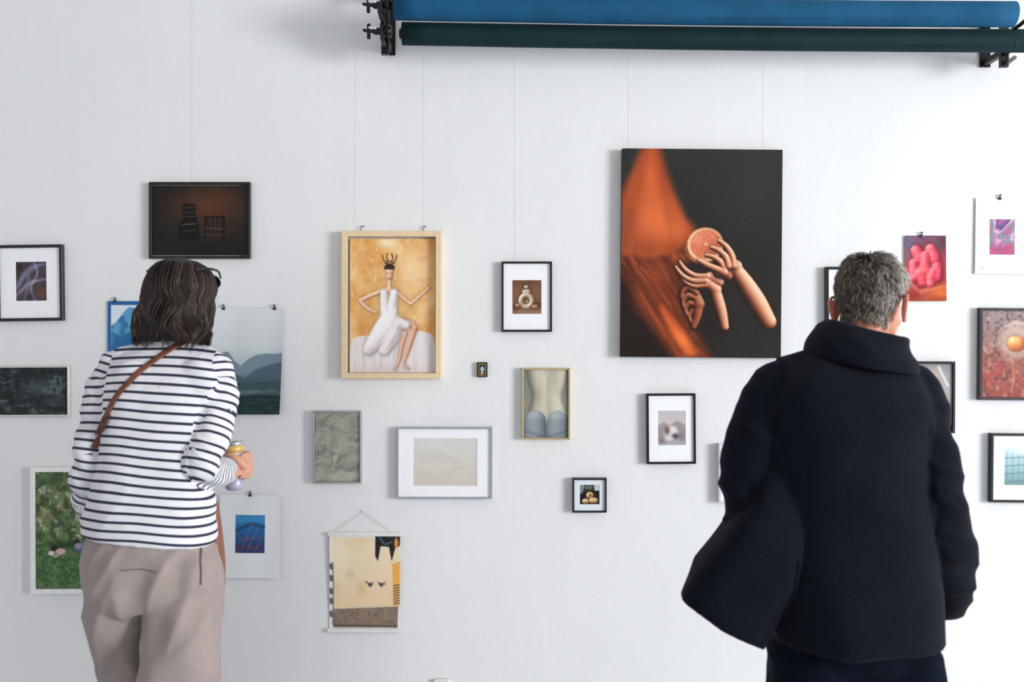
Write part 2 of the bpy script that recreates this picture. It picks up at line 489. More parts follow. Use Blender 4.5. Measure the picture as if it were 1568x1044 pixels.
# B dark chairs
c = Cv(236, 285, 380, 391, .7, (22, 25, 24)); c.glow(322, 316, 62, 36, (92, 54, 36), .95); c.glow(318, 352, 46, 16, (54, 38, 30), .8)
c.tex(20, 12, 4, 4)
bk = (12, 12, 13); br = (96, 74, 58)
c.poly([(282, 315), (300, 314), (302, 330), (306, 345), (305, 365), (280, 366), (276, 345), (283, 333)], bk, 3, .9)
for yy in (319, 326, 333): c.stroke([(284, yy), (300, yy - 1)], .8, (78, 70, 58), 1.5, .8)
c.stroke([(279, 345), (304, 343)], 1.0, (88, 78, 66), 1.5); c.stroke([(281, 355), (303, 353)], .8, (66, 58, 50), 1.5)
c.stroke([(278, 345), (276, 368)], 1.1, bk, 1.2); c.stroke([(304, 343), (308, 368)], 1.1, bk, 1.2)
for xx in (320, 327, 334, 341): c.stroke([(xx, 334), (xx + 1, 357)], .9, (16, 14, 14), 1.2)
c.stroke([(317, 333), (345, 333)], 1.4, (20, 16, 15), 1.2); c.stroke([(317, 333), (315, 366)], 1.3, (14, 13, 13), 1.2); c.stroke([(345, 333), (344, 368)], 1.3, (14, 13, 13), 1.2)
c.stroke([(315, 350), (345, 351)], 1.2, br, 1.8, .7); c.stroke([(312, 359), (344, 360)], .8, br, 1.8, .5)
c.glow(255, 372, 30, 16, (26, 32, 30), .8)
frame((231, 280, 385, 396.5), 4, (20, 20, 21), c, .022, rough=.25, lines=[296])
# C rocks
c = Cv(0, 563, 106, 634, .7, (38, 48, 48))
c.texmix(16, 7, (92, 102, 102), .48, .75, 5, 4, .9); c.texmix(5, 9, (22, 28, 30), .5, .8, 6, 4, .8)
c.glow(60, 595, 20, 12, (88, 96, 98), .55); c.glow(90, 612, 12, 8, (80, 88, 90), .5); c.glow(20, 575, 20, 8, (25, 35, 36), .8)
for q in range(14):
    x = rng.uniform(2, 100); y = rng.uniform(570, 628); c.stroke([(x, y), (x + rng.uniform(3, 10), y - rng.uniform(-4, 5))], .7, (130, 138, 138), 1.5, .5)
frame((-6, 560, 109, 637), 2.6, (206, 206, 204), c, .02, rot=-.3, metal=.3)
# D blue mountain print
c = Cv(166, 461, 262, 575, .8, (38, 98, 158)); c.poly([(171, 467), (262, 467), (262, 575), (171, 575)], (214, 224, 232), 1, 1, False)
mk = c.poly([(171, 500), (180, 492), (190, 478), (198, 470), (207, 472), (214, 480), (225, 476), (240, 490), (262, 500), (262, 575), (171, 575)], (92, 158, 196), 2, 1, False)
c.texmix(7, 9, (40, 105, 155), .45, .62, 8, 4, .8, mk); c.poly([(171, 520), (200, 508), (230, 520), (262, 515), (262, 575), (171, 575)], (36, 96, 148), 6, .7, False)
paper(c, pins=(177, 250), curl_amt=.003)
# E lake print
c = Cv(328, 472, 435, 634, .8); c.vgrad([(472, (220, 224, 225)), (530, (210, 217, 220)), (560, (180, 191, 197)), (634, (120, 140, 150))])
mA = c.poly([(327, 545), (340, 540), (352, 538), (362, 552), (372, 560), (384, 549), (396, 543), (412, 541), (424, 542), (440, 539), (440, 640), (320, 640)], (116, 138, 150), 2.5, .95, False)
c.poly([(320, 552), (335, 556), (352, 560), (362, 572), (380, 578), (394, 566), (410, 560), (425, 556), (440, 553), (440, 640), (320, 640)], (74, 98, 110), 3, .9, False)
c.mix(mA * np.clip((c.Y - 570) / 16, 0, 1) * np.clip((592 - c.Y) / 8, 0, 1) * .6, (62, 84, 92))
c.poly([(320, 590), (360, 586), (400, 585), (440, 582), (440, 640), (320, 640)], (58, 80, 88), 4, .9, False)
c.texmix(14, 3, (104, 116, 114), .5, .7, 3, 3, .6, ((c.Y > 596) & (c.Y < 610)).astype(float))
c.poly([(320, 610), (360, 606), (400, 604), (440, 606), (440, 640), (320, 640)], (26, 48, 50), 3, .95, False)
c.texmix(10, 2.5, (60, 84, 86), .5, .8, 9, 3, .5, (c.Y > 608).astype(float)); c.glow(380, 600, 30, 3, (150, 158, 156), .4)
paper(c, pins=(343, 421), curl_amt=.012, shear=-5)
# F garden
c = Cv(60, 721, 190, 897, .8, (104, 124, 84)); c.texmix(9, 9, (58, 80, 52), .42, .62, 11, 4, .9); c.texmix(5, 5, (186, 196, 172), .58, .72, 12, 4, .8)
c.texmix(4, 5, (150, 128, 84), .58, .75, 13, 3, .7); c.glow(80, 735, 24, 10, (70, 92, 60), .7)
g1 = np.clip((c.Y - 822) / 14, 0, 1); c.mix(g1 * .75, (74, 108, 66)); c.texmix(4, 3, (108, 142, 90), .5, .75, 14, 3, .8, g1); c.texmix(6, 4, (44, 72, 42), .5, .7, 15, 3, .6, g1)
c.glow(100, 832, 30, 5, (34, 50, 30), .8)
c.ell(88, 838, 6, 4, (30, 26, 24), 2); c.ell(97, 842, 8, 4.5, (208, 172, 172), 2); c.ell(83, 845, 5, 3.5, (222, 214, 214), 2); c.stroke([(97, 845), (88, 850)], 1.4, (214, 178, 160), 1.5)
c.ell(122, 828, 5, 4, (40, 34, 32), 2); c.ell(124, 834, 6, 5, (150, 140, 170), 2); c.stroke([(118, 840), (132, 842)], 2, (80, 90, 130), 2)
frame((52, 714, 198, 906), 7, (236, 237, 236), c, .03, rough=.5, rot=-.2)
# G
c = Cv(337, 757, 430, 884, .7, (232, 234, 237)); c.poly([(361, 788), (406, 788), (406, 846), (361, 846)], (34, 102, 164), .8, 1, False)
inn = ((c.X > 361) & (c.X < 406) & (c.Y > 788) & (c.Y < 846)).astype(float)
c.mix(inn * np.clip((806 - c.Y) / 12, 0, .7), (66, 154, 208)); c.mix(inn * np.clip((c.Y - 812) / 30, 0, .85), (48, 52, 92))
c.texmix(10, 5, (126, 70, 82), .5, .8, 5, 3, .7, inn * (c.Y > 822)); c.stroke([(363, 812), (384, 802), (404, 806)], 2.5, (38, 74, 98), 3, .8)
for p in ([(372, 838), (388, 800)], [(380, 841), (396, 806)], [(366, 826), (402, 822)], [(390, 843), (402, 826)]): c.stroke(p, .35, (206, 106, 96), 1.2, .8)
paper(c, pins=(383,), curl_amt=.006, rot=.6)
# H portrait
c = Cv(537, 366, 667, 570, .55, (226, 166, 96)); c.texmix(34, 38, (244, 206, 150), .42, .66, 21, 4, .85); c.texmix(10, 12, (212, 146, 78), .55, .75, 22, 4, .5)
c.texmix(5, 6, (250, 224, 180), .62, .8, 23, 3, .5)
c.glow(628, 415, 22, 44, (250, 220, 172), .75); c.glow(556, 500, 12, 30, (212, 148, 80), .8); c.glow(592, 372, 14, 7, (255, 246, 210), .8)
c.glow(664, 370, 14, 60, (208, 152, 96), .6); c.glow(600, 480, 34, 60, (206, 150, 96), .35)
WH = [(-.3, (168, 152, 150)), (.3, (198, 186, 184)), (.65, (228, 220, 219)), (1, (250, 247, 246))]
SKR = [(-.3, (150, 96, 72)), (.3, (196, 142, 112)), (.65, (230, 184, 154)), (1, (248, 216, 192))]
LT = (-.35, -.45, .85)
fold = 5 * vn(c.X / 7, c.Y / 60, 25, 2) + 2 * vn(c.X / 3, c.Y / 30, 26, 1)
dr = c.poly([(538, 528), (545, 517), (560, 514), (590, 512), (630, 506), (655, 509), (664, 516), (668, 545), (668, 574), (536, 574)], (230, 223, 222), 3, 1)
gx_ = np.gradient(fold, axis=1) / .55; c.mix(dr * np.clip(gx_ * .9, 0, 1) * .6, (188, 172, 170)); c.mix(dr * np.clip(-gx_ * .9, 0, 1) * .6, (248, 244, 243)); c.glow(600, 568, 60, 10, (206, 190, 184), .5, m=dr)
c.relief([([(586, 446), (568, 453), (552, 461)], [4, 3.2, 2.8], 0), ([(552, 461), (563, 472), (577, 479)], [2.8, 2.6, 2], 1), ([(608, 447), (620, 458), (630, 466)], [3.6, 3, 2.5], 0), ([(630, 466), (642, 455), (653, 445), (657, 441)], [2.4, 2.1, 1.7, 2], 1), ([(597, 428), (597, 442)], [3, 4], 0), ([(587, 445), (607, 446)], [4.4, 4.4], 0)], LT, SKR, under=.12)
c.relief([([(619, 494), (631, 496), (636, 502)], [5, 5, 4.6], 2), ([(636, 502), (630, 520), (624, 540), (620, 556), (626, 564)], [4.6, 4.4, 3.2, 2, 1.6], 1), ([(622, 510), (616, 530), (613, 548), (610, 558), (606, 565)], [3.6, 3.8, 2.8, 1.8, 1.4], -2)], LT, [(a_, tuple(np.array(b_) * (.96, .9, .88))) for a_, b_ in SKR], under=.15)
c.relief([([(589, 450), (590, 470), (592, 486)], [6, 7, 8], 2), ([(604, 450), (602, 470), (602, 486)], [6.5, 7, 8.5], 2), ([(596, 488), (588, 506), (572, 528), (566, 536)], [13, 16, 12, 9], 1), ([(602, 492), (600, 512), (590, 536)], [12, 15, 9], 2), ([(610, 494), (622, 498)], [9, 7], 4)], LT, WH, k=.5, hn=2.6 * vn((c.X + c.Y * .5) / 6, (c.Y - c.X * .3) / 26, 29, 2), under=.12, smooth=2)
c.ell(597, 411, 7.6, 7, (52, 38, 33), 2); c.relief([([(597, 416), (597, 424)], [6.6, 5.2], 0)], LT, SKR, under=0); c.ell(597, 409.5, 7.6, 3.6, (54, 38, 34), 2)
for x in (594.3, 600): c.ell(x, 418.6, 1.2, .5, (90, 60, 52), 1.2, .8)
c.ell(597.2, 425.6, 1.6, .7, (182, 90, 84), 1.2, .8)
for p in ([(594, 406), (588, 398), (586, 391)], [(596, 405), (593, 396), (594, 388)], [(599, 405), (602, 396), (600, 389)], [(600, 406), (606, 399), (608, 391)], [(590, 404), (597, 400), (605, 404)]): c.stroke(p, .6, (44, 32, 30), 1.3)
frame((525, 355, 676.5, 579), 8.5, (230, 204, 166), c, .036, mname='pale_wood', rough=.55, recess=.022, lines=[545, 650], hooks=[554, 649], rot=.15)
# I ripples
c = Cv(483, 631, 552, 736, .6, (150, 152, 140))
hgt = vn(c.X / 22 + 1.2 * vn(c.X / 30, c.Y / 26, 31, 2), c.Y / 16 + 1.4 * vn(c.X / 24, c.Y / 30, 32, 2), 33, 3) * 26
gy_, gx_ = np.gradient(hgt, .6); sl = np.clip(-(gx_ * .5 + gy_ * .8), -1.5, 1.5)
c.mix(np.clip(sl, 0, 1) * .6, (192, 190, 174)); c.mix(np.clip(-sl, 0, 1) * .55, (108, 114, 106)); c.blur(1)
c.glow(525, 665, 12, 22, (188, 186, 172), .35); c.glow(500, 645, 12, 10, (134, 136, 126), .5); c.glow(515, 726, 30, 7, (196, 194, 182), .45)
frame((480, 628, 555, 739), 2.6, (190, 192, 192), c, .022, mname='brushed_silver', metal=.7, rough=.3)
# J sand
c = Cv(633, 670, 731, 743, .7); c.vgrad([(670, (214, 212, 209)), (743, (208, 200, 188))]); c.tex(7, 3, 5, 33, 4); c.tex(30, 16, 5, 34, 2)
c.stroke([(660, 700), (680, 697), (706, 706)], [.5, .8, .5], (198, 188, 174), 4, .7); c.stroke([(676, 708), (700, 712)], .6, (198, 188, 174), 4, .6); c.stroke([(690, 720), (716, 712)], .6, (194, 184, 172), 3, .6)
frame((609, 653, 754, 762), 2.8, (176, 180, 186), c, .026, mname='silver_frame', metal=.6, rough=.35, matc=1, rot=.15)
# L still life
c = Cv(784, 429, 829, 481, .5, (128, 92, 68)); c.glow(806, 432, 30, 10, (104, 68, 48), .8); c.poly([(784, 462), (829, 460), (829, 481), (784, 481)], (152, 118, 94), 2, 1, False)
c.glow(824, 466, 8, 6, (88, 52, 38), .9); c.glow(789, 470, 6, 8, (96, 62, 46), .9)
CRM = [(-.3, (110, 84, 64)), (.3, (160, 134, 108)), (.7, (210, 192, 168)), (1, (244, 234, 218))]
ringp = [(806 + 8.5 * math.cos(q_ * math.pi / 5), 461 + 9 * math.sin(q_ * math.pi / 5)) for q_ in range(11)]
c.ell(806, 461, 6, 7, (112, 80, 58), 2); c.relief([(ringp, [3.8] * 11, 0), ([(803, 447), (809, 447)], [3.4, 3.4], 0), ([(805, 440), (807, 440)], [2.6, 2.6], 0)], (-.6, -.5, .6), CRM, under=.3)
c.ell(806.5, 462, 2.2, 2.8, (170, 140, 108), 2); c.relief([([(818, 470), (821, 470)], [3.4, 3.4], 0), ([(792, 468), (794, 468)], [3, 3], 0)], (-.6, -.5, .6), [(a_, tuple(np.array(b_) * (.85, .72, .6))) for a_, b_ in CRM], under=.3)
frame((768, 401, 845, 508), 3.2, (22, 28, 34), c, .024, matc=1, lines=[790])
# M mini
c = Cv(734, 559, 743, 574, .5, (30, 34, 36)); c.ell(739, 565, 3.4, 4.4, (176, 204, 216), 1.5); c.ell(738.5, 571, 3, 2, (206, 176, 120), 1)
e = frame((730.5, 554.5, 746.5, 577), 2.6, (34, 30, 28), c, .014, recess=.004, rough=.25)
g = Geo(); R = lambda i, y: rect(-8 * K + i, -11.25 * K + i, 8 * K - i, 11.25 * K - i, y)
rectloft(g, [R(2.4 * K, -.0141), R(2.4 * K, -.0155), R(3.4 * K, -.0155), R(3.4 * K, -.012)]); obj('gilt_slip', g.mesh('slip'), mat('gilt', (196, 160, 92), .35, .6), e, world=False, smooth=False)
# N torso photo
c = Cv(802, 566, 869.5, 669, .6, (110, 116, 112)); c.vgrad([(566, (116, 122, 118)), (620, (140, 140, 132)), (669, (96, 106, 114))])
TR = [(-.3, (96, 98, 90)), (.3, (132, 130, 116)), (.7, (176, 170, 152)), (1, (212, 206, 188))]
c.relief([([(818, 560), (822, 585), (826, 608), (822, 640)], [14, 13, 12, 16], 0), ([(854, 560), (851, 585), (847, 608), (851, 640)], [14, 13, 12, 16], 0), ([(836, 560), (836, 640)], [12, 12], -1)], (.4, -.3, .8), TR, k=.25, under=0, smooth=3, soft=4)
BL = [(-.3, (70, 80, 90)), (.3, (98, 108, 118)), (.7, (136, 145, 152)), (1, (170, 176, 180))]
c.relief([([(820, 644), (820, 668)], [16, 17], 0), ([(854, 644), (854, 668)], [16, 17], 0)], (-.2, -.6, .7), BL, k=.3, under=0, smooth=3, soft=3)
c.stroke([(804, 632), (837, 630), (870, 632)], .7, (178, 178, 168), 2.5, .6); c.stroke([(806, 660), (837, 667), (868, 659)], 1.4, (84, 96, 108), 6, .6)
frame((799, 563, 872.5, 672), 2.8, (206, 186, 140), c, .024, mname='brass_frame', metal=.6, rough=.3, rot=.2)
# O
c = Cv(887, 741, 917.5, 771, .5, (24, 26, 24)); c.glow(900, 748, 10, 5, (70, 66, 56), .7); c.relief([([(902, 757), (904, 757)], [5, 5], 0), ([(906, 765), (911, 765)], [4.4, 4.4], 1), ([(895, 766), (898, 766)], [4, 4], 1)], (-.5, -.5, .7), [(a_, tuple(np.array(b_) * (1, .9, .72))) for a_, b_ in CRM], under=.3)
c.ell(901, 745, 7, 3, (90, 110, 96), 2); c.poly([(909, 741), (918, 741), (918, 750), (910, 750)], (200, 200, 190), 1, 1, False); c.ell(903, 757, 1.6, 2, (90, 70, 44), 2); c.poly([(887, 741), (894, 741), (892, 752), (887, 754)], (150, 158, 156), 1.5, .8)
frame((876, 730.5, 928, 783), 2.8, (30, 34, 42), c, .026, matc=1, matcol=(224, 231, 238))
# P
c = Cv(1006, 628, 1048.5, 681, .55); c.vgrad([(628, (194, 188, 192)), (650, (200, 194, 195)), (660, (144, 138, 144)), (681, (178, 174, 178))])
c.poly([(1006, 652), (1016, 646), (1024, 650), (1036, 644), (1049, 652), (1049, 664), (1006, 664)], (154, 144, 146), 2, .9); c.ell(1026, 661, 11, 10, (204, 200, 204), 4); c.ell(1020, 658, 4, 6, (126, 92, 92), 4); c.ell(1030, 657, 4, 4, (226, 222, 222), 3); c.ell(1033, 667, 5, 4, (96, 78, 84), 4); c.ell(1022, 671, 7, 3, (216, 210, 212), 3); c.glow(1012, 674, 6, 5, (120, 96, 98), .7); c.glow(1042, 668, 4, 6, (104, 100, 112), .6)
frame((989, 602, 1063.5, 709), 3.2, (22, 26, 30), c, .026, matc=1, rot=-.4)
# Q canvas
c = Cv(950, 231, 1193, 547, .68, (27, 26, 24)); c.vgrad([(231, (42, 44, 39)), (380, (31, 31, 29)), (547, (38, 34, 31))])
c.glow(1150, 290, 60, 80, (46, 49, 43), .6); X, Y = c.X, c.Y
og = c.poly([(984, 226), (1004, 226), (1016, 262), (1030, 300), (1046, 334), (1060, 352), (1050, 374), (1028, 394), (1000, 402), (940, 404), (936, 330), (950, 296), (966, 262)], (160, 68, 32), 18, 1)
c.glow(1004, 336, 34, 42, (224, 108, 58), .95, -.3, m=og); c.glow(994, 280, 16, 46, (208, 94, 48), .85, -.12, m=og); c.glow(1030, 358, 16, 18, (228, 116, 64), .75, -.5, m=og); c.glow(954, 360, 14, 50, (100, 41, 20), .75, m=og); c.glow(985, 385, 30, 14, (140, 58, 28), .7, m=og)
ang = np.arctan2(X - 990, Y - 130); fan = vn(ang * 9 + .5 * vn(X / 30, Y / 30, 40, 2), np.hypot(X - 990, Y - 150) / 120, 41, 3)
c.mix(og * np.clip((fan - .5) / .35, 0, 1) * .35, (120, 46, 22)); c.mix(og * np.clip((.5 - fan) / .35, 0, 1) * .25, (240, 142, 92))
c.stroke([(958, 398), (990, 404), (1022, 398), (1046, 384)], [1, 2.5, 2, 1], (70, 28, 15), 12, .65)
lo = c.poly([(944, 398), (1000, 398), (1044, 386), (1050, 400), (1044, 412), (1050, 440), (1054, 470), (1064, 500), (1086, 550), (1040, 560), (1012, 530), (980, 490), (944, 450)], (108, 47, 25), 16, 1)
dg = X * .80 - Y * .60; al = X * .60 + Y * .80
hf = vn(dg / 20 + .9 * vn(X / 46, Y / 46, 44, 2), al / 120, 42, 3) * 22; gy_, gx_ = np.gradient(hf, .68); sl = gx_ * .7 - gy_ * .7
c.mix(lo * np.clip(sl * .9, 0, 1) * .75, (196, 92, 48)); c.mix(lo * np.clip(-sl * .9, 0, 1) * .7, (50, 23, 15))
c.glow(1006, 418, 26, 20, (172, 80, 42), .4, m=lo); c.glow(952, 450, 18, 40, (36, 18, 13), .85, m=lo)
c.stroke([(1012, 472), (1028, 500), (1052, 534)], [3, 7, 7], (224, 98, 44), 13, .85); c.glow(1044, 520, 9, 20, (248, 128, 64), .85, -.65); c.glow(1058, 540, 10, 6, (240, 114, 56), .7)
c.poly([(940, 452), (975, 478), (1003, 515), (1026, 552), (940, 556)], (32, 21, 18), 20, .95); c.stroke([(972, 478), (1002, 506), (1030, 548)], [1, 2, 2], (112, 48, 26), 10, .5)
c.glow(1084, 500, 18, 30, (31, 26, 23), .9)
c.blur(4)
LQ = (.55, -.50, .55)
HR = [(-.5, (34, 17, 12)), (0, (74, 36, 24)), (.35, (142, 80, 56)), (.65, (204, 136, 102)), (.88, (238, 182, 148)), (1, (252, 212, 186))]
HD = [(a_, tuple(np.array(b_) * (.78, .66, .60))) for a_, b_ in HR]
# deepest hand, half in shadow
c.relief([([(1060, 500), (1065, 484), (1067, 466)], [5, 7, 9], 0), ([(1068, 466), (1062, 452)], [9, 8], 0),
          ([(1064, 449), (1053, 442), (1044, 446), (1041, 455)], [4.6, 4.3, 3.9, 3.0], 6), ([(1062, 457), (1051, 453), (1044, 460), (1044, 469)], [4.5, 4.2, 3.7, 2.9], 4.5), ([(1062, 467), (1053, 465), (1047, 473), (1050, 482)], [4.4, 4.0, 3.5, 2.8], 3), ([(1063, 476), (1057, 477), (1053, 485), (1057, 494)], [4, 3.6, 3.2, 2.6], 1.5)], LQ, HD, k=1.4, under=.7)
# second hand, palm up below the fruit
c.relief([([(1107, 500), (1101, 474), (1093, 448)], [7, 9, 9], 0), ([(1093, 444), (1078, 431)], [9.5, 8.5], 0), ([(1098, 432), (1084, 425)], [8, 8], 0),
          ([(1080, 424), (1062, 423), (1047, 414), (1038, 402)], [4.8, 4.3, 3.7, 2.5], 5), ([(1078, 431), (1059, 431), (1043, 423), (1032, 410)], [4.7, 4.3, 3.6, 2.4], 6.5), ([(1078, 437), (1062, 439), (1049, 434), (1040, 425)], [4.4, 4.0, 3.3, 2.4], 5)], LQ, HR, k=1.3, under=.6)
# forearm and back of the hand that holds the fruit
c.relief([([(1174, 492), (1156, 462), (1138, 434), (1122, 412)], [12, 14.5, 13, 10.5], 0), ([(1122, 410), (1106, 404)], [12, 11], 1), ([(1112, 420), (1098, 417)], [10, 9.5], 0)], LQ, HR, k=.9, under=.6, smooth=2)
c.stroke([(1050, 398), (1072, 408), (1092, 402)], [3, 5, 3], (44, 22, 15), 8, .6)
c.ell(1074, 378, 30, 27, (168, 88, 42), 3, 1, -.3); c.glow(1050, 384, 8, 14, (104, 48, 24), .7); c.ell(1077, 376, 27.5, 25.5, (236, 196, 148), 2.6, 1, -.3); fl = c.ell(1078, 375, 24, 21.8, (208, 112, 78), 2.8, 1, -.3)
th_ = np.arctan2(Y - 375, X - 1078); seg = np.abs(((th_ + .2) * 9 / (2 * np.pi)) % 1 - .5); rd = np.hypot(X - 1078, Y - 375)
c.mix(fl * np.clip((seg - .41) / .09, 0, 1) * np.clip(1.05 - rd / 40, 0, 1) * .55, (236, 184, 144)); c.texmix(2.4, 2.4, (234, 152, 116), .48, .8, 47, 2, .7, fl); c.glow(1088, 384, 11, 10, (170, 76, 50), .55, m=fl)
c.ell(1078, 375, 2.2, 2.2, (236, 194, 154), 2.5); c.glow(1063, 366, 8, 8, (244, 174, 132), .5, m=fl)
c.relief([([(1120, 408), (1117, 392), (1108, 378), (1098, 370)], [6, 5.4, 4.6, 3.2], 4), ([(1112, 408), (1108, 395), (1098, 385), (1087, 380)], [6, 5.2, 4.4, 3.1], 5.5), ([(1106, 412), (1100, 402), (1090, 395), (1079, 392)], [5.6, 4.8, 4.1, 2.9], 5), ([(1106, 418), (1092, 412), (1078, 406), (1067, 400)], [6.4, 5.4, 4.6, 3.2], 6)], LQ, HR, k=1.3, under=.25)
for p in ((1097, 369), (1086, 379), (1078, 391), (1066, 399)): c.ell(p[0], p[1], 1.7, 1.2, (250, 220, 200), 1.8, .55)
c.blur(1); c.grain(4)
cx, cy = 1071.5, 389
e = empty('canvas_print', wp(cx, cy) + Vector((0, -.0015, 0)))
hw, hh = 121.5 * K, 158 * K; g = Geo(); R = lambda i, y: rect(-hw + i, -hh + i, hw - i, hh - i, y)
rectloft(g, [R(.02, 0), R(0.0, 0), R(0, -.034), R(.0015, -.0355), R(.004, -.0355)])
obj('stretcher_edge', g.mesh('edge'), mat('canvas_edge', (44, 42, 40), .7), e, world=False, smooth=False)
c.build('canvas_face', e, cx, cy, y=-.0357); wires(e, cx, cy, [962, 1168], 231)
e.rotation_euler = (0, math.radians(.5), 0)
# K poster
cx, cy = 559, 890
e = empty('hanging_poster', wp(cx, cy) + Vector((0, -.002, 0)))
c = Cv(505, 818, 613.5, 964, .65, (234, 234, 230)); wy = c.poly([(511, 822), (612, 822), (610, 928), (511, 932)], (240, 224, 190), 1.5, 1, False)
c.mix(wy * np.clip((c.Y - 820) / 130, 0, 1) * .6, (232, 194, 152)); c.glow(520, 850, 18, 40, (246, 232, 202), .7); c.glow(580, 870, 22, 30, (244, 218, 188), .6); c.texmix(20, 20, (218, 180, 130), .55, .85, 61, 2, .4, wy)
gr = c.poly([(511, 931), (610, 926), (609, 960), (511, 960)], (146, 126, 110), 1.5, 1, False); c.texmix(3, 3, (110, 96, 86), .45, .7, 62, 3, .7, gr); c.stroke([(512, 931), (608, 927)], 1, (220, 206, 176), 1.5); c.stroke([(512, 957), (608, 958)], 1.5, (100, 86, 74), 2)
c.poly([(575, 820), (613, 820), (612, 835), (606, 836), (600, 858), (596, 836), (583, 835), (579, 858), (575, 850)], (30, 32, 36), 1.2, 1, False); c.stroke([(582, 822), (590, 832), (600, 828)], 1.2, (90, 100, 120), 1.5)
c.poly([(601, 862), (613, 858), (612, 928), (604, 926), (602, 900)], (240, 174, 86), 1.5, 1, False)
for yy in range(896, 926, 4): c.stroke([(603, yy), (612, yy - 2)], .7, (70, 70, 96), 1.4)
c.ell(607, 830, 3, 8, (232, 146, 60), 2)
for yy in (862, 880, 900, 915, 935): c.poly([(505, yy), (510, yy + 1), (511, yy + 8), (506, yy + 9)], (70, 72, 78), 1.4, .8)
c.stroke([(510, 860), (511, 900), (510, 955)], .8, (100, 108, 116), 1.2)
for bx, col in ((567, (60, 64, 80)), (584, (74, 60, 66))):
    c.poly([(bx - 6, 888), (bx - 2, 892), (bx, 891), (bx + 3, 892), (bx + 6, 889), (bx + 3, 896), (bx, 898), (bx - 3, 895)], col, 1.4, .9, False)
c.ell(561, 890, 1.8, 1.8, (214, 100, 100), 1.4); c.ell(590, 893, 1.8, 1.8, (224, 130, 120), 1.4)
def pc(co):
    co[..., 1] = -.006 - .004 * np.sin(co[..., 2] * 9); return co
c.blur(1); c.build('poster_sheet', e, cx, cy, curl=pc, material=vcol_mat('print_paper'))
for nm, yy, x0, x1 in (('top_rail', 817, 503, 615), ('bottom_rail', 964, 503, 613)):
    g = Geo(); loft(g, [(((x0 - cx) * K, -.008, (cy - yy) * K), (0, .0055, 0), (0, 0, .0075)), (((x1 - cx) * K, -.008, (cy - yy) * K), (0, .0055, 0), (0, 0, .0075))], n=24, ex=6, interp=1)
    obj(nm, g.mesh(nm), mat('white_rail', (228, 229, 230), .45), e, world=False, smooth=False)
g = Geo(); tube(g, [((515 - cx) * K, -.006, (cy - 812) * K), ((556 - cx) * K, -.006, (cy - 783) * K), ((600 - cx) * K, -.006, (cy - 812) * K)], [.0010] * 3, n=6, interp=1)
ellipsoid(g, ((556 - cx) * K, -.004, (cy - 782) * K), (.003, .0035, .003), n=10, m=6)
obj('cord', g.mesh('cord'), mat('cord', (214, 214, 212), .6), e, world=False); e.rotation_euler = (0, math.radians(.3), 0)
# R
c = Cv(1283, 436, 1322, 490, .8, (110, 100, 96)); c.tex(12, 12, 40, 71); frame((1262, 409, 1341, 516), 4, (20, 24, 28), c, .026, matc=1, rot=-.3)
# S flower
c = Cv(1384.5, 361, 1447.5, 461, .6, (196, 60, 66)); c.vgrad([(361, (112, 74, 98)), (385, (150, 66, 86)), (425, (196, 74, 64)), (461, (164, 62, 34))])
c.glow(1392, 375, 14, 18, (100, 86, 118), .9); c.glow(1440, 372, 10, 14, (78, 48, 60), .8)
PR = [(-.3, (120, 18, 40)), (.3, (176, 34, 60)), (.7, (226, 72, 92)), (1, (248, 146, 158))]
c.relief([([(1402, 384), (1408, 396)], [9, 10], 0), ([(1424, 382), (1430, 396)], [9, 10], 0), ([(1398, 404), (1400, 424)], [8, 9], 1), ([(1434, 406), (1434, 424)], [8, 9], 1), ([(1416, 392), (1415, 412)], [8, 9], 4), ([(1408, 418), (1412, 432)], [9, 8], 3), ([(1426, 418), (1424, 434)], [9, 8], 3)], (-.4, -.4, .7), PR, k=.9, hn=1.5 * vn(c.X / 6, c.Y / 6, 76, 2), under=.4)
c.glow(1416, 414, 7, 8, (244, 112, 84), .6)
c.stroke([(1388, 412), (1396, 436), (1410, 450)], 1.2, (236, 166, 182), 4, .5)
c.glow(1440, 448, 14, 8, (226, 120, 48), .9); c.glow(1395, 452, 14, 7, (140, 40, 38), .9); c.stroke([(1410, 446), (1447, 438)], 2, (234, 136, 76), 6, .7)
c.blur(2); paper(c, pins=(1410,), curl_amt=.004)
# T
c = Cv(1492, 304, 1592, 420, .75, (234, 236, 238)); inn = ((c.X > 1514) & (c.X < 1552.5) & (c.Y > 336) & (c.Y < 390)).astype(float)
w = vn((c.X + c.Y * .7) / 20, (c.X * .7 - c.Y) / 50, 81, 3)
c.mix(inn, (160, 94, 144))
for lo_, col in ((.32, (190, 98, 122)), (.46, (106, 156, 150)), (.58, (208, 180, 204)), (.7, (92, 78, 130))): c.mix(inn * np.clip(1 - np.abs(w - lo_) / .08, 0, 1), col)
c.mix(inn * np.clip((c.Y - 368) / 20, 0, .7), (184, 62, 110)); c.ell(1503, 412, 1.2, 1.2, (150, 150, 150))
paper(c, pins=(1529,), curl_amt=.004, rot=.8)
# U
c = Cv(1402, 557, 1454, 650, .8); c.vgrad([(557, (130, 136, 142)), (600, (170, 166, 164)), (650, (120, 118, 122))]); c.glow(1428, 575, 14, 14, (196, 170, 156), .8); c.stroke([(1434, 562), (1448, 590)], 2, (210, 212, 214), 3)
frame((1380, 553, 1458, 662), 3.6, (22, 26, 30), c, .026, rough=.3, rot=.3)
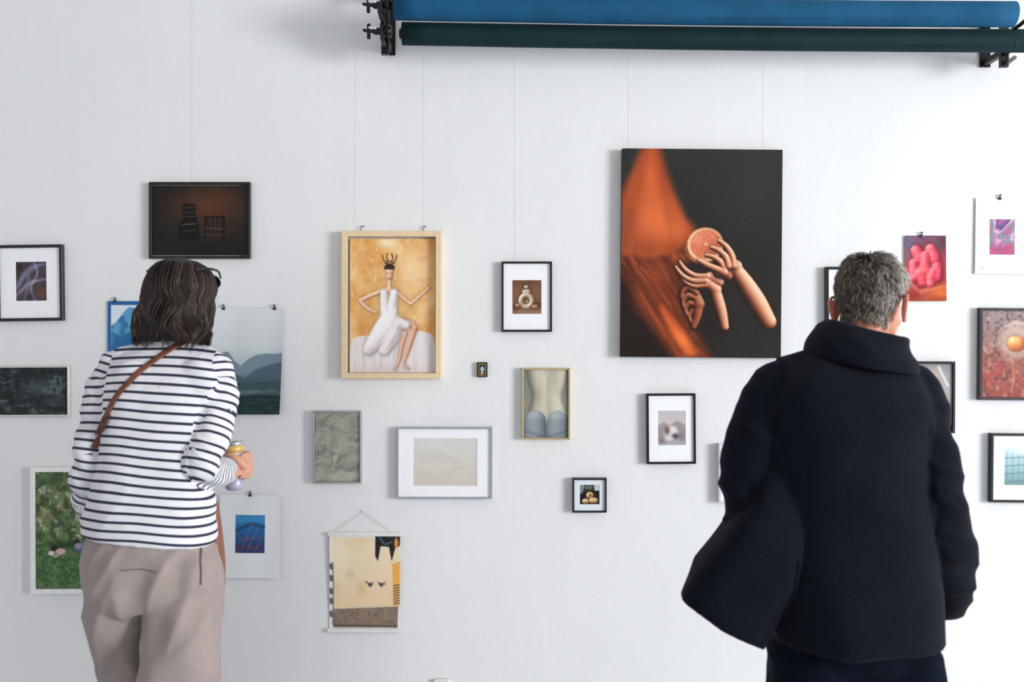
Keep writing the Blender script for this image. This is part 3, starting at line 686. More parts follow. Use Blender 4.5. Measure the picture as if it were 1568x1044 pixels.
# V
c = Cv(1499, 476, 1606, 609, .7, (142, 92, 86)); c.vgrad([(476, (150, 138, 140)), (530, (154, 106, 96)), (609, (150, 78, 70))]); c.texmix(6, 6, (198, 160, 152), .55, .75, 91, 4, .7); c.texmix(4, 5, (96, 56, 54), .5, .7, 92, 4, .7); c.texmix(9, 9, (168, 70, 62), .5, .7, 93, 3, .6, (c.Y > 540).astype(float))
c.texmix(3, 4, (128, 146, 158), .58, .72, 94, 3, .7, (c.Y < 530).astype(float))
c.ell(1550, 522, 24, 26, (206, 180, 164), 12, .7); c.relief([([(1550, 526), (1554, 526)], [12, 12], 0)], (-.4, -.5, .7), [(-.3, (140, 74, 40)), (.4, (196, 116, 62)), (.8, (226, 160, 96)), (1, (248, 214, 160))], under=.15); c.stroke([(1536, 500), (1556, 494), (1580, 506)], 1.4, (220, 206, 198), 4, .6); c.stroke([(1545, 548), (1549, 575), (1545, 600)], [2, 1.5, 1], (206, 156, 118), 6, .6)
frame((1495.5, 472, 1610, 612), 4.2, (52, 44, 48), c, .026, rot=.5)
# W
c = Cv(1534, 685, 1610, 742, .7); c.vgrad([(685, (196, 214, 226)), (712, (160, 192, 198)), (742, (112, 146, 150))])
for yy in (698, 710, 722, 734): c.stroke([(1534, yy + 3), (1610, yy - 2)], .7, (80, 118, 126), 1.8, .8)
for xx in range(1538, 1610, 9): c.stroke([(xx, 694), (xx, 742)], .5, (90, 126, 132), 1.6, .7)
c.glow(1560, 690, 16, 5, (234, 240, 244), .8)
frame((1512.5, 663, 1634, 768), 3.8, (22, 30, 36), c, .026, matc=1, rot=.6)
# X (mostly hidden behind the man)
c = Cv(1120, 700, 1160, 745, .8, (150, 148, 150)); c.tex(10, 10, 20, 95); frame((1098, 678, 1182, 768), 4, (214, 216, 218), c, .03, matc=1)

# ---------------------------------------------------------------- backdrop rollers
def roll(name, a, b, r, col, core, mname, seed):
    e = empty(name, (a + b) / 2); g = Geo(); pts = []; rr = []
    n = 24
    for i in range(n + 1):
        t = i / n; p = a.lerp(b, t); p.z -= .005 * math.sin(math.pi * t); pts.append(p); rr.append(r * (1 + .02 * N(t * 8, seed, 0)))
    tube(g, pts, rr, n=40, interp=1, round_cap=False)
    pm_ = mat(mname, col, .75, var=.15, vscale=8, bump=.3, bscale=20, spec=.2)
    obj('paper_roll', g.mesh('roll'), pm_, e)
    g = Geo(); d = (b - a).normalized()
    tube(g, [a - d * .01, b + d * .01], [core, core], n=24, interp=1, round_cap=False)
    obj('core_tube', g.mesh('core'), mat('dark_core', (26, 32, 38), .5), e)
    g = Geo(); q = [(p + Vector((0, -r * .72, -r * .72))) for p in pts[12:22]]
    tube(g, q, [.0012] * len(q), n=6, interp=1); obj('paper_edge', g.mesh('edge'), pm_, e)
dA = 3.53; dB = 3.60
roll('backdrop_paper_roll', wp(604, 11, dA), wp(1552, 22, dA), .045, (22, 82, 120), .02, 'blue_paper', 1)
roll('backdrop_paper_roll', wp(616, 51.5, dB), wp(1640, 63, dB), .041, (14, 44, 48), .018, 'dark_green_paper', 2)
def bracket(name, px, top, bot, side):
    e = empty(name, wp(px, (top + bot) / 2)); g = Geo()
    pT = wp(px, top, dB + .06); pB = wp(px, bot, dB + .06)
    x = pT.x
    box(g, (x - .014, pT.y - .010, pB.z), (x + .014, pT.y + .010, pT.z))           # vertical plate
    box(g, (x - .010, pT.y, pB.z + .046), (x + .010, -.004, pB.z + .066))              # lower arm to wall
    box(g, (x - .010, pT.y, pT.z - .05), (x + .010, -.004, pT.z - .026))               # upper arm
    box(g, (x - .020, -.008, pB.z + .04), (x + .020, -.003, pT.z + .02))                # wall plate
    for zz, yy, pyc in ((wp(0, 51 if side < 0 else 62, dB).z, dB - D0, 0), (wp(0, 11 if side < 0 else 22, dA).z, dA - D0, 1)):
        tube(g, [(x, pT.y, zz - .035), (x, yy - .02, zz - .030), (x, yy - .035, zz - .005)], [.007, .007, .006], n=10)
    obj('bracket_body', g.mesh('bracket'), mat('black_metal', (24, 28, 32), .4, .3), e, smooth=False)
    if side < 0:
        for zpx, dd in ((48, dB), (8, dA)):
            g = Geo(); p = wp(px, zpx, dd)
            tube(g, [p, p + Vector((-.055, 0, 0))], [.006, .006], n=12, interp=1); tube(g, [p + Vector((-.015, 0, 0)), p + Vector((-.035, 0, 0))], [.013, .013], n=16, interp=1)
            tube(g, [p + Vector((-.004, 0, 0)), p + Vector((.022, 0, 0))], [.022, .022], n=16, interp=1, round_cap=False)
            q = p + Vector((-.06, 0, 0))
            tube(g, [q + Vector((0, 0, .022)), q, q + Vector((0, 0, -.022))], [.007, .006, .007], n=12, interp=1)
            tube(g, [q + Vector((-.016, 0, .004)), q], [.006, .006], n=12, interp=1)
            tube(g, [p + Vector((-.012, -.02, .02)), p + Vector((-.012, -.02, -.02))], [.005, .005], n=10, interp=1)
            obj('expander_knob', g.mesh('knob'), mat('knob_metal', (44, 46, 50), .3, .7), e)
            g = Geo(); tube(g, [p + Vector((-.034, -.014, .008)), p + Vector((-.054, -.014, .009))], [.0055, .0055], n=10, interp=1)
            obj('chrome_screw', g.mesh('screw'), mat('chrome', (225, 227, 230), .25, .6), e)
    else:
        g = Geo(); p = wp(px + 4, bot - 6, dB + .02)
        tube(g, [p, p + Vector((.09, .12, .055))], [.008, .008], n=10, interp=1)
        obj('diagonal_brace', g.mesh('brace'), mat('black_metal', (24, 28, 32)), e)
bracket('roller_bracket', 590, -34, 84, -1)
bracket('roller_bracket', 1537, 6, 103, 1)

# ---------------------------------------------------------------- people
def head_parts(female=False):
    g = Geo(); s = .94 if female else 1.0
    ellipsoid(g, (0, -.014, .034), (.077, .096, .086), n=32, m=20)
    ellipsoid(g, (0, .022, -.02), (.066, .074, .075), n=32, m=20)
    loft(g, [((0, .03, .02), (.064, 0, 0), (0, .060, 0)), ((0, .03, -.03), (.063, 0, 0), (0, .062, 0)), ((0, .032, -.065), (.055, 0, 0), (0, .058, 0)), ((0, .042, -.095), (.036, 0, 0), (0, .044, 0)), ((0, .05, -.112), (.018, 0, 0), (0, .026, 0))], n=28)
    ellipsoid(g, (0, .083, -.10), (.02, .014, .015))                 # chin
    for sx in (-1, 1):
        ellipsoid(g, (sx * .036, .070, -.022), (.022, .020, .018))      # cheek
        tube(g, [(sx * .012, .090, .016), (sx * .032, .085, .020), (sx * .050, .068, .014)], [.008, .009, .006])  # brow
        ellipsoid(g, (sx * .011, .100, -.034), (.008, .010, .007))      # nostril wing
        X = sx * .076
        P = [(.016, -.004), (.016, .016), (.004, .032), (-.012, .032), (-.021, .016), (-.018, -.004), (-.008, -.020), (.003, -.030), (.010, -.022)]
        tube(g, [(X + sx * (.007 + (.016 - y) * .42), y - .006, z - .012) for y, z in P], [.0034, .0040, .0044, .0046, .0044, .004, .004, .006, .004], n=10)
        ellipsoid(g, (X + sx * .009, -.008, -.010), (.0035, .018, .028), rot=Euler((0, 0, sx * .42)))
        tube(g, [(X + sx * .010, .0, .006), (X + sx * .015, -.012, .002), (X + sx * .012, -.010, -.018)], [.003, .0035, .003], n=8)
    tube(g, [(0, .086, .014), (0, .098, -.006), (0, .112, -.030)], [.007, .008, .0105])     # nose
    tube(g, [(-.024, .082, -.062), (0, .093, -.059), (.024, .082, -.062)], [.004, .0062, .004])  # upper lip
    tube(g, [(-.021, .082, -.070), (0, .092, -.071), (.021, .082, -.070)], [.004, .0068, .004])
    r = .05 if female else .056
    tube(g, [(0, -.02, -.02), (0, -.018, -.09), (0, -.008, -.14), (0, .008, -.18)], [r * .95, r, r, r * 1.02], n=24)
    if female:
        for v in g.v: v *= s
    return g

def head_extra(M, parent, s=1.0, brow=(70, 56, 46)):
    for sx in (-1, 1):
        g = Geo(); ellipsoid(g, (0, 0, 0), (.0125, .0125, .0125), n=20, m=14)
        g.v = [M @ ((v + Vector((sx * .032, .078, .002))) * s) for v in g.v]; obj('eyeball', g.mesh('eye'), mat('eye_white', (225, 220, 214), .2), parent)
        g = Geo(); ellipsoid(g, (sx * .032, .0893, .001), (.0055, .002, .0055), n=16, m=8)
        g.v = [M @ (v * s) for v in g.v]; obj('iris', g.mesh('iris'), mat('iris', (60, 80, 90), .2), parent)
        g = Geo(); tube(g, [(sx * .014, .099, .022), (sx * .032, .096, .027), (sx * .05, .077, .021)], [.0028, .0032, .0015], n=8, flat=.7)
        g.v = [M @ (v * s) for v in g.v]; obj('eyebrow', g.mesh('brow'), mat('brow_%d' % brow[0], brow, .8), parent)
        g = Geo(); tube(g, [(sx * .019, .0885, .004), (sx * .032, .0915, .0095), (sx * .046, .084, .003)], [.0025, .003, .002], n=8)
        g.v = [M @ (v * s) for v in g.v]; obj('eyelid', g.mesh('lid'), SKIN, parent)
    g = Geo(); tube(g, [(-.020, .0880, -.066), (0, .0985, -.0655), (.020, .0880, -.066)], [.0018, .004, .0018], n=10)
    g.v = [M @ (v * s) for v in g.v]; obj('lips', g.mesh('lips'), mat('lips', (176, 104, 96), .45), parent)

def skin_material(name, rgb):
    m = mat(name, rgb, .5, var=.08, vscale=40, bump=.15, bscale=300, spec=.35)
    b = m.node_tree.nodes['Principled BSDF']; b.inputs['Subsurface Weight'].default_value = .25
    b.inputs['Subsurface Radius'].default_value = (.012, .004, .002); b.inputs['Subsurface Scale'].default_value = 1.0
    return m
SKIN = skin_material('skin', (214, 158, 132))

def hand_geo(side, curl, spread=.0):
    g = Geo()
    loft(g, [((0, -.03, 0), (.026, 0, 0), (0, 0, .019)), ((0, 0, 0), (.028, 0, 0), (0, 0, .019)), ((0, .03, 0), (.038, 0, 0), (0, 0, .017)), ((0, .065, 0), (.042, 0, 0), (0, 0, .015)), ((0, .088, 0), (.040, 0, 0), (0, 0, .012))], n=24, ex=2.4)
    L = [(.030, .072, .95), (.0105, .078, 1.05), (-.0105, .074, 1.0), (-.031, .064, .8)]
    for i, (x, y, sc_) in enumerate(L):
        x *= side; p = Vector((x, y + .008, 0)); pts = [Vector((x * .9, y - .02, 0)), p.copy()]; a = 0
        for seg, cu in zip((.043, .027, .022), curl):
            a += cu; p = p + Vector((x * spread, math.cos(a) * seg * sc_, -math.sin(a) * seg * sc_)); pts.append(p.copy())
        tube(g, pts, [.0085, .0095, .0085, .0078, .0065], n=12, interp=4)
    return g

# ======================= WOMAN
wm = empty('woman_in_striped_shirt', Vector((wp(235, 900, 2.77).x, 2.77 - D0, 0)))
def ring(px, py, d, hw, hdm, tz=0.0, fz=0.0):
    k = d / F; return (wp(px, py, d), Vector((hw * k, 0, -hw * k * tz)), Vector((0, hdm, hdm * fz)))
g = Geo()
T = [(231, 822, 2.77, 98, .142, .10), (231, 800, 2.77, 97, .140, .1), (235, 750, 2.775, 86, .126, .08), (240, 700, 2.785, 81, .116, .05), (245, 650, 2.80, 83, .116, .02), (249, 605, 2.82, 92, .118, .0), (253, 573, 2.835, 95, .110, 0), (256, 552, 2.85, 82, .095, .0), (260, 536, 2.865, 60, .082, 0), (266, 522, 2.88, 44, .072, 0), (270, 508, 2.895, 39, .066, 0)]
loft(g, [ring(a, b, c_, h, dd, t) for a, b, c_, h, dd, t in T], n=40, ex=2.35)
ellipsoid(g, wp(205, 592, 2.75), (.06, .03, .075)); ellipsoid(g, wp(300, 592, 2.76), (.06, .03, .075))
LA = [((176, 566, 2.83), .052), ((165, 590, 2.82), .057), ((153, 640, 2.79), .054), ((142, 690, 2.765), .050), ((134, 738, 2.76), .046), ((140, 775, 2.83), .044), ((160, 798, 2.94), .036)]
RA = [((328, 566, 2.84), .052), ((334, 592, 2.83), .057), ((331, 632, 2.79), .054), ((321, 676, 2.745), .051), ((309, 710, 2.72), .050), ((318, 722, 2.79), .048), ((336, 722, 2.89), .042), ((349, 720, 2.97), .036)]
for A in (LA, RA): tube(g, [wp(*a[0]) for a in A], [a[1] for a in A], n=24, interp=5)
tube(g, [wp(215, 548, 2.85), wp(176, 566, 2.83)], [.045, .052], n=16, interp=1); tube(g, [wp(300, 546, 2.86), wp(328, 566, 2.84)], [.045, .052], n=16, interp=1)
shirt = remesh(g, .006, 4, .5, 'striped_shirt')
xc = wp(250, 0, 2.8).x
def arm_info(co, A):
    P = [wp(*a[0]) for a in A]; best = (9, 0, 0); s = 0
    for i in range(len(P) - 1):
        ab = P[i + 1] - P[i]; L = ab.length; t = max(0, min(1, (co - P[i]).dot(ab) / (L * L)))
        r = A[i][1] + (A[i + 1][1] - A[i][1]) * t; dd = (co - P[i] - ab * t).length / r
        tt = (co - P[i]).dot(ab) / (L * L)
        if dd < best[0]: best = (dd, s + tt * L, t)
        s += L
    return best
zA = wp(0, 590, 2.8).z
def shirt_fold(co, n):
    x, y, z = co; d = .0
    b1 = arm_info(co, LA); b2 = arm_info(co, RA); b = b1 if b1[0] < b2[0] else b2
    if b[0] < 1.25 and (abs(x - xc) > .11):
        d += .008 * ridge(x * 8, y * 8, z * 20 + x * 16) + .003 * N(x * 20, y * 20, z * 30)
    else:
        d += .007 * ridge(x * 5 + z * 3, y * 5, z * 9 + 3) * (1 if z < zA else .4) + .003 * N(x * 14, y * 8, z * 20)
        d += .009 * ridge((abs(x - xc) * 1.2 + z) * 9, y * 3, (abs(x - xc) - z) * 3) * max(0, min(1, (abs(x - xc) - .03) / .08))
    if z < wp(0, 800, 2.7).z: d = d * .3 + .003
    return d - .004
displace(shirt, shirt_fold)
nV = len(shirt.vertices); sT = np.zeros(nV); sA = np.zeros(nV); mk = np.zeros(nV)
for i, v in enumerate(shirt.vertices):
    co = v.co; b1 = arm_info(co, LA); b2 = arm_info(co, RA); b = b1 if b1[0] < b2[0] else b2
    cent = (co.x - xc)
    sT[i] = co.z + .10 * cent * min(1, max(0, (1.5 - co.z) / .35)) + .30 * cent * cent + .007 * N(co.x * 6, co.y * 6, co.z * 6)
    sA[i] = b[1] + .005 * N(co.x * 9, co.y * 9, co.z * 9)
    if co.z > wp(0, 640, 2.8).z: mk[i] = 1 if (abs(cent) > .140 and b[0] < 1.45) else 0
    else: mk[i] = 1 if b[0] < 1.15 else 0
for nm, arr in (('sT', sT), ('sA', sA), ('mk', mk)):
    at = shirt.attributes.new(nm, 'FLOAT', 'POINT'); at.data.foreach_set('value', arr.astype(np.float32))
def stripe_material():
    m = bpy.data.materials.new('striped_jersey'); m.use_nodes = True; nt = m.node_tree; b = nt.nodes['Principled BSDF']; L = nt.links.new
    def at(n):
        a = nt.nodes.new('ShaderNodeAttribute'); a.attribute_name = n; return a.outputs['Fac']
    def mth(op, a, v=None, b2=None):
        x = nt.nodes.new('ShaderNodeMath'); x.operation = op; L(a, x.inputs[0])
        if v is not None: x.inputs[1].default_value = v
        if b2 is not None: L(b2, x.inputs[1])
        return x.outputs[0]
    mm = mth('GREATER_THAN', at('mk'), .5)
    mx = nt.nodes.new('ShaderNodeMix'); L(mm, mx.inputs[0]); L(at('sT'), mx.inputs[2]); L(at('sA'), mx.inputs[3])
    fr = mth('FRACT', mth('MULTIPLY', mx.outputs[0], 1 / .0243))
    cr_ = nt.nodes.new('ShaderNodeValToRGB'); e = cr_.color_ramp.elements
    wht = (*lin((226, 226, 231)), 1); nav = (*lin((46, 50, 70)), 1)
    e[0].position = 0; e[0].color = wht; e[1].position = .62; e[1].color = wht
    k = e.new(.67); k.color = nav; k = e.new(.93); k.color = nav; k = e.new(.98); k.color = wht
    L(fr, cr_.inputs['Fac']); L(cr_.outputs['Color'], b.inputs['Base Color']); b.inputs['Roughness'].default_value = .85; b.inputs['Specular IOR Level'].default_value = .2
    tc = nt.nodes.new('ShaderNodeTexCoord'); n = nt.nodes.new('ShaderNodeTexNoise'); n.inputs['Scale'].default_value = 500; L(tc.outputs['Object'], n.inputs['Vector'])
    bp = nt.nodes.new('ShaderNodeBump'); bp.inputs['Strength'].default_value = .2; bp.inputs['Distance'].default_value = .001; L(n.outputs['Fac'], bp.inputs['Height']); L(bp.outputs['Normal'], b.inputs['Normal'])
    return m
obj('striped_shirt', shirt, stripe_material(), wm)
sb = bvh_of(shirt)
leather = mat('brown_leather', (112, 66, 48), .45, var=.15)
ribbon('bag_strap', sb, [(286, 519, 2.8), (262, 536, 2.8), (230, 566, 2.8), (200, 602, 2.8), (182, 635, 2.8), (166, 668, 2.8), (160, 682, 2.8)], .015, .004, leather, wm)
ribbon('bag_strap_front', sb, [(286, 522, 2.9), (262, 560, 2.9), (240, 610, 2.9), (215, 660, 2.9), (190, 710, 2.9)], .017, .004, leather, wm, back=False)
h = sb.ray_cast(Vector((wp(172, 650, 2.75).x, -3, wp(172, 650, 2.75).z)), Vector((0, 1, 0)))[0]
if h:
    g = Geo(); loft(g, [(h + Vector((.004, -.008, .026)), (.012, 0, .005), (0, .004, 0)), (h + Vector((-.016, -.008, -.020)), (.012, 0, .005), (0, .004, 0))], n=16, ex=5, interp=1)
    obj('strap_buckle', g.mesh('buckle'), mat('dark_leather', (80, 44, 34), .4), wm)

# trousers
g = Geo()
P = [(232, 800, 2.77, 86, .118, .1), (232, 828, 2.77, 93, .130, .06), (235, 865, 2.765, 100, .140, .02), (237, 900, 2.765, 101, .140, 0), (238, 922, 2.77, 92, .12, 0)]
loft(g, [ring(a, b, c_, h_, dd, t) for a, b, c_, h_, dd, t in P], n=36, ex=2.4)
ellipsoid(g, wp(190, 890, 2.71), (.080, .070, .10)); ellipsoid(g, wp(282, 890, 2.71), (.080, .070, .10))
legL = [(186, 905, 2.78, 48, .125), (186, 945, 2.79, 44, .118), (193, 1000, 2.82, 37, .10), (200, 1050, 2.84, 36, .092), (205, 1110, 2.85, 35, .085), (208, 1190, 2.86, 34, .08), (208, 1270, 2.86, 33, .08)]
legR = [(284, 905, 2.76, 54, .13), (284, 950, 2.74, 55, .128), (279, 1000, 2.72, 53, .12), (273, 1050, 2.71, 50, .11), (271, 1110, 2.70, 45, .098), (270, 1190, 2.70, 40, .088), (268, 1270, 2.70, 37, .082)]
def zpx(z, d): return 522 + (EYE - z) * F / d
legL.append((208, zpx(.07, 2.86), 2.86, 34, .085)); legR.append((268, zpx(.07, 2.70), 2.70, 37, .085))
for LG in (legL, legR): loft(g, [ring(a, b, c_, h_, dd) for a, b, c_, h_, dd in LG], n=28, ex=2.2)
tr = remesh(g, .007, 4, .5, 'trousers')
def tr_fold(co, n):
    x, y, z = co; lo = max(0, min(1, (1.02 - z) / .25)); up = max(0, min(1, (1.0 - z) / .06))
    d = .017 * ridge(x * 8 + z * 2.6, y * 5, z * 2.0 + 5) * (.3 + .7 * lo) + .011 * ridge(x * 14 - z * 6, y * 6, z * 4)
    d += .006 * N(x * 8, y * 8, z * 12)
    return (d - .010) * up
displace(tr, tr_fold)
obj('trousers', tr, mat('taupe_cotton', (156, 143, 139), .85, var=.05, bump=.25, bscale=400, sheen=.1), wm)
tb = bvh_of(tr); seam = mat('trouser_seam', (124, 110, 106), .9)
ribbon('back_pocket', tb, [(200, 864, 2.7), (228, 863, 2.7), (254, 867, 2.7)], .004, .0012, seam, wm)
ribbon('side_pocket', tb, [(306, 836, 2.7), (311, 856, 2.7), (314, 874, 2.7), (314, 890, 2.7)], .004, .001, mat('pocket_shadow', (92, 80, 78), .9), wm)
def shoe(name, x, y, parent, col, ang=0):
    g = Geo()
    S = [(-.105, .022, .030, .05), (-.09, .034, .045, .06), (-.05, .038, .055, .062), (0, .040, .045, .05), (.06, .047, .034, .038), (.11, .047, .028, .032), (.15, .036, .022, .026), (.168, .016, .014, .018)]
    loft(g, [((0, yy, zc + .008), (hw_, 0, 0), (0, 0, hz)) for yy, hw_, hz, zc in [(a, b, c2, max(c2 + .004, d2 * .6)) for a, b, c2, d2 in S]], n=24, ex=2.6)
    M = Matrix.Translation((x, y, 0)) @ Matrix.Rotation(ang, 4, 'Z')
    g.v = [M @ v for v in g.v]; obj(name, g.mesh(name), col, parent)
    g = Geo(); loft(g, [((0, yy, .0115), (hw_ + .003, 0, 0), (0, 0, .011)) for yy, hw_ in ((-.108, .026), (-.09, .038), (-.04, .039), (.02, .041), (.08, .049), (.13, .045), (.172, .018))], n=16, ex=4)
    g.v = [M @ v for v in g.v]; obj(name + '_sole', g.mesh('sole'), mat('rubber_sole', (225, 222, 216), .7), parent)
shoe('shoe_left', wp(208, 0, 2.86).x, 2.86 - D0 + .02, wm, mat('canvas_shoe', (190, 186, 180), .7), .15)
shoe('shoe_right', wp(268, 0, 2.70).x, 2.70 - D0 + .02, wm, mat('canvas_shoe', (190, 186, 180), .7), -.15)

# head
M = Matrix.Translation(wp(279, 465, 2.91)) @ Matrix.Rotation(math.radians(-14), 4, 'Z') @ Matrix.Rotation(math.radians(-10), 4, 'X')
hg = head_parts(True); hm = remesh(hg, .0035, 4, .5, 'head')
for v in hm.vertices: v.co = M @ v.co
hm.update(); obj('head', hm, SKIN, wm); head_extra(M, wm, .94)
HP = [(.128, .015, .02, -.012), (.122, .045, .052, -.012), (.108, .070, .078, -.013), (.085, .086, .098, -.014), (.05, .096, .106, -.016), (.01, .099, .102, -.022), (-.03, .104, .094, -.03), (-.07, .112, .086, -.038), (-.10, .112, .080, -.042), (-.125, .102, .070, -.045), (-.15, .088, .06, -.045)]
hz = np.array([h[0] for h in HP])[::-1]
def hp(z, k): return float(np.interp(z, hz, np.array([h[k] for h in HP])[::-1]))
def wave(a, z):
    t = max(0, min(1, (.09 - z) / .16))
    return (1 + t * (.06 * math.sin(z * 62 + 2.6 * math.sin(a * 3.0) + a * 2) + .035 * math.sin(z * 110 + a * 5)), t * (.13 * math.sin(z * 50 + 2 * math.sin(a * 4) + 1)))
g = Geo(); loft(g, [((0, h[3], h[0]), (h[1] * .94, 0, 0), (0, h[2] * .94, 0)) for h in HP[:-1]], n=40)
base = remesh(g, .005, 3, .5, 'hair_base')
for v in base.vertices:
    z = v.co.z; a = math.atan2(v.co.y - hp(z, 3), v.co.x); k = wave(a, z)[0] * .99
    v.co.x *= k; v.co.y = (v.co.y - hp(z, 3)) * k + hp(z, 3); v.co = M @ v.co
base.update(); obj('hair_base', base, mat('hair_dark', (26, 20, 18), .6, var=.3, vscale=60), wm)
g = Geo()
for lk in range(170):
    A0 = random.uniform(0, 2 * math.pi); ZS = random.choice([.127, .124, .118, .105, .09, .06, .03]); ZE = random.uniform(-.105, -.155)
    if random.random() < .3: ZE = random.uniform(-.10, -.02)
    PH = random.uniform(0, 6.28); AMP = random.uniform(.03, .10); FL = random.uniform(-.04, .17); B = random.uniform(.5, 1.3); TW = random.uniform(-.05, .25)
    for i in range(9):
        a0 = A0 + random.gauss(0, .045); front = math.sin(a0) > .72
        zs = ZS + random.uniform(-.004, 0); ze = ZE + random.uniform(-.012, .012)
        if front: ze = random.uniform(.055, .085); zs = max(zs, .11)
        offs = random.uniform(.97, 1.035); n = 14; pts = []; rr = []
        for k in range(n):
            t = k / (n - 1); z = zs + (ze - zs) * t; zz = max(z, -.15)
            a = a0 + AMP * math.sin(t * 7 + PH) * t + TW * t; wv_ = wave(a, zz); a += wv_[1]
            q = offs * wv_[0] + FL * max(0, t - .72) * 3 * (1 if ZE < -.1 else .2)
            z2 = z + (.02 * max(0, t - .85) * 6 * max(0, FL) * 6 if ZE < -.1 else 0)
            pts.append(M @ Vector((hp(zz, 1) * q * math.cos(a), hp(zz, 3) + hp(zz, 2) * q * math.sin(a), z2)))
            rr.append(.0019 * (1 - .7 * abs(2 * t - .9) ** 2))
        b_ = B * random.uniform(.8, 1.25); tip = random.random() < .10
        colr = lin(tuple(min(255, q * b_) for q in ((82, 66, 54) if tip else (52, 40, 34))))
        tube(g, pts, rr, n=4, interp=1, round_cap=False, col=colr)
hm_ = vcol_mat('hair_strands', .45, .4)
obj('hair_strands', g.mesh('hair'), hm_, wm)
# sunglasses pushed up on the head
g = Geo()
for sx in (-1, 1):
    ellipsoid(g, (sx * .036, .095, .088), (.030, .006, .022), rot=Euler((.6, 0, -sx * .25)))
    tube(g, [(sx * .068, .082, .096), (sx * .088, .03, .104), (sx * .090, -.03, .096), (sx * .078, -.070, .082)], [.003, .0035, .004, .004], n=8)
tube(g, [(-.012, .102, .092), (0, .106, .096), (.012, .102, .092)], [.003] * 3, n=8)
g.v = [M @ v for v in g.v]; obj('sunglasses', g.mesh('sunglasses'), mat('black_acetate', (14, 14, 16), .2), wm)

# drink can + hand
cp = wp(359, 713, 3.01)
prof = [(-.073, .020), (-.070, .0245), (-.062, .028), (-.058, .0285)]
g = Geo(); loft(g, [(cp + Vector((0, 0, z)), (r, 0, 0), (0, r, 0)) for z, r in prof + [(-.02, .0285)]], n=32, interp=1); obj('can_lower_body', g.mesh('can'), mat('can_blue', (184, 182, 208), .35, .2), wm)
g = Geo(); loft(g, [(cp + Vector((0, 0, z)), (.0285, 0, 0), (0, .0285, 0)) for z in (-.02, .042)], n=32, interp=1); obj('can_label', g.mesh('label'), mat('can_white', (228, 224, 214), .35, .1), wm)
g = Geo(); loft(g, [(cp + Vector((0, 0, z)), (r, 0, 0), (0, r, 0)) for z, r in ((.042, .0285), (.054, .0285), (.062, .026))], n=32, interp=1); obj('can_upper_body', g.mesh('can'), mat('can_yellow', (232, 192, 112), .35, .1), wm)
g = Geo(); loft(g, [(cp + Vector((0, 0, z)), (r, 0, 0), (0, r, 0)) for z, r in ((.061, .0262), (.068, .0235), (.071, .0245), (.073, .024), (.0725, .0215), (.069, .0205))], n=32, interp=1)
tube(g, [cp + Vector((-.004, 0, .0705)), cp + Vector((.012, 0, .0705))], [.005, .005], n=10, interp=1, flat=.3); obj('can_lid', g.mesh('lid'), mat('aluminium', (206, 206, 208), .3, .8), wm)
g = Geo(); R0 = .0285
wr = wp(355, 720, 2.97)
def cyl(a, z, r): return cp + Vector((math.cos(a) * r, math.sin(a) * r, z))
loft(g, [(wr + Vector((-.004, -.02, 0)), (.021, 0, 0), (0, 0, .028)), (wr + Vector((.008, .004, .001)), (.019, .003, 0), (0, 0, .030)), (cyl(-.75, .002, R0 + .017), (.015, .010, 0), (0, 0, .037)), (cyl(-.15, .003, R0 + .015), (.0145, .002, 0), (0, 0, .042)), (cyl(.45, .003, R0 + .012), (.012, -.006, 0), (0, 0, .042))], n=24, ex=2.3)
for i, (zz, ln) in enumerate(((.032, 1.75), (.0108, 1.95), (-.0108, 1.85), (-.031, 1.5))):
    pts = [cyl(.2, zz * .9, R0 + .013)] + [cyl(.45 + ln * t, zz * (1 - .04 * t) - .003 * t, R0 + .0095 - .002 * t + (.005 if abs(t - .25) < .1 else 0)) for t in (0, .25, .5, .75, 1)]
    tube(g, pts, [.0098, .0108, .0098, .0088, .0082, .0068], n=12, interp=4)
tube(g, [cyl(-.75, .006, R0 + .02), cyl(-1.15, .024, R0 + .017), cyl(-1.6, .034, R0 + .011), cyl(-2.1, .036, R0 + .0085)], [.014, .0125, .0105, .008], n=12, interp=4)
hand = remesh(g, .0026, 2, .5, 'hand'); obj('right_hand', hand, SKIN, wm)
g = Geo(); tube(g, [wp(342, 721, 2.92), wr + Vector((0, -.01, 0))], [.027, .025], n=16, interp=1); obj('wrist', g.mesh('wrist'), SKIN, wm)
g = hand_geo(-1, (.35, .45, .35)); tube(g, [(-.02, .02, 0), (-.04, .045, -.008), (-.045, .075, -.014), (-.038, .095, -.018)], [.014, .012, .010, .008], n=12)
ML = Matrix.Translation(wp(164, 800, 2.96)) @ Matrix.Rotation(math.radians(-38), 4, 'Z') @ Matrix.Rotation(math.radians(-10), 4, 'X') @ Matrix.Rotation(math.radians(50), 4, 'Y')
lh = remesh(g, .003, 3, .5, 'lhand')
for v in lh.vertices: v.co = ML @ v.co
lh.update(); obj('left_hand', lh, SKIN, wm)
g = Geo()
loft(g, [(wp(304, 898, 2.97), (.075, 0, 0), (0, .030, 0)), (wp(303, 860, 2.97), (.076, 0, 0), (0, .038, 0)), (wp(301, 800, 2.97), (.070, 0, 0), (0, .028, 0)), (wp(298, 765, 2.97), (.066, 0, 0), (0, .012, 0))], n=32, ex=6, interp=3)
obj('shoulder_bag', g.mesh('bag'), mat('tan_leather', (142, 84, 62), .45, var=.12), wm)
g = Geo(); tube(g, [wp(266, 770, 2.97), wp(240, 740, 2.96), wp(205, 715, 2.955), wp(190, 708, 2.95)], [.006] * 4, n=8); obj('bag_strap_lower', g.mesh('strap2'), leather, wm)

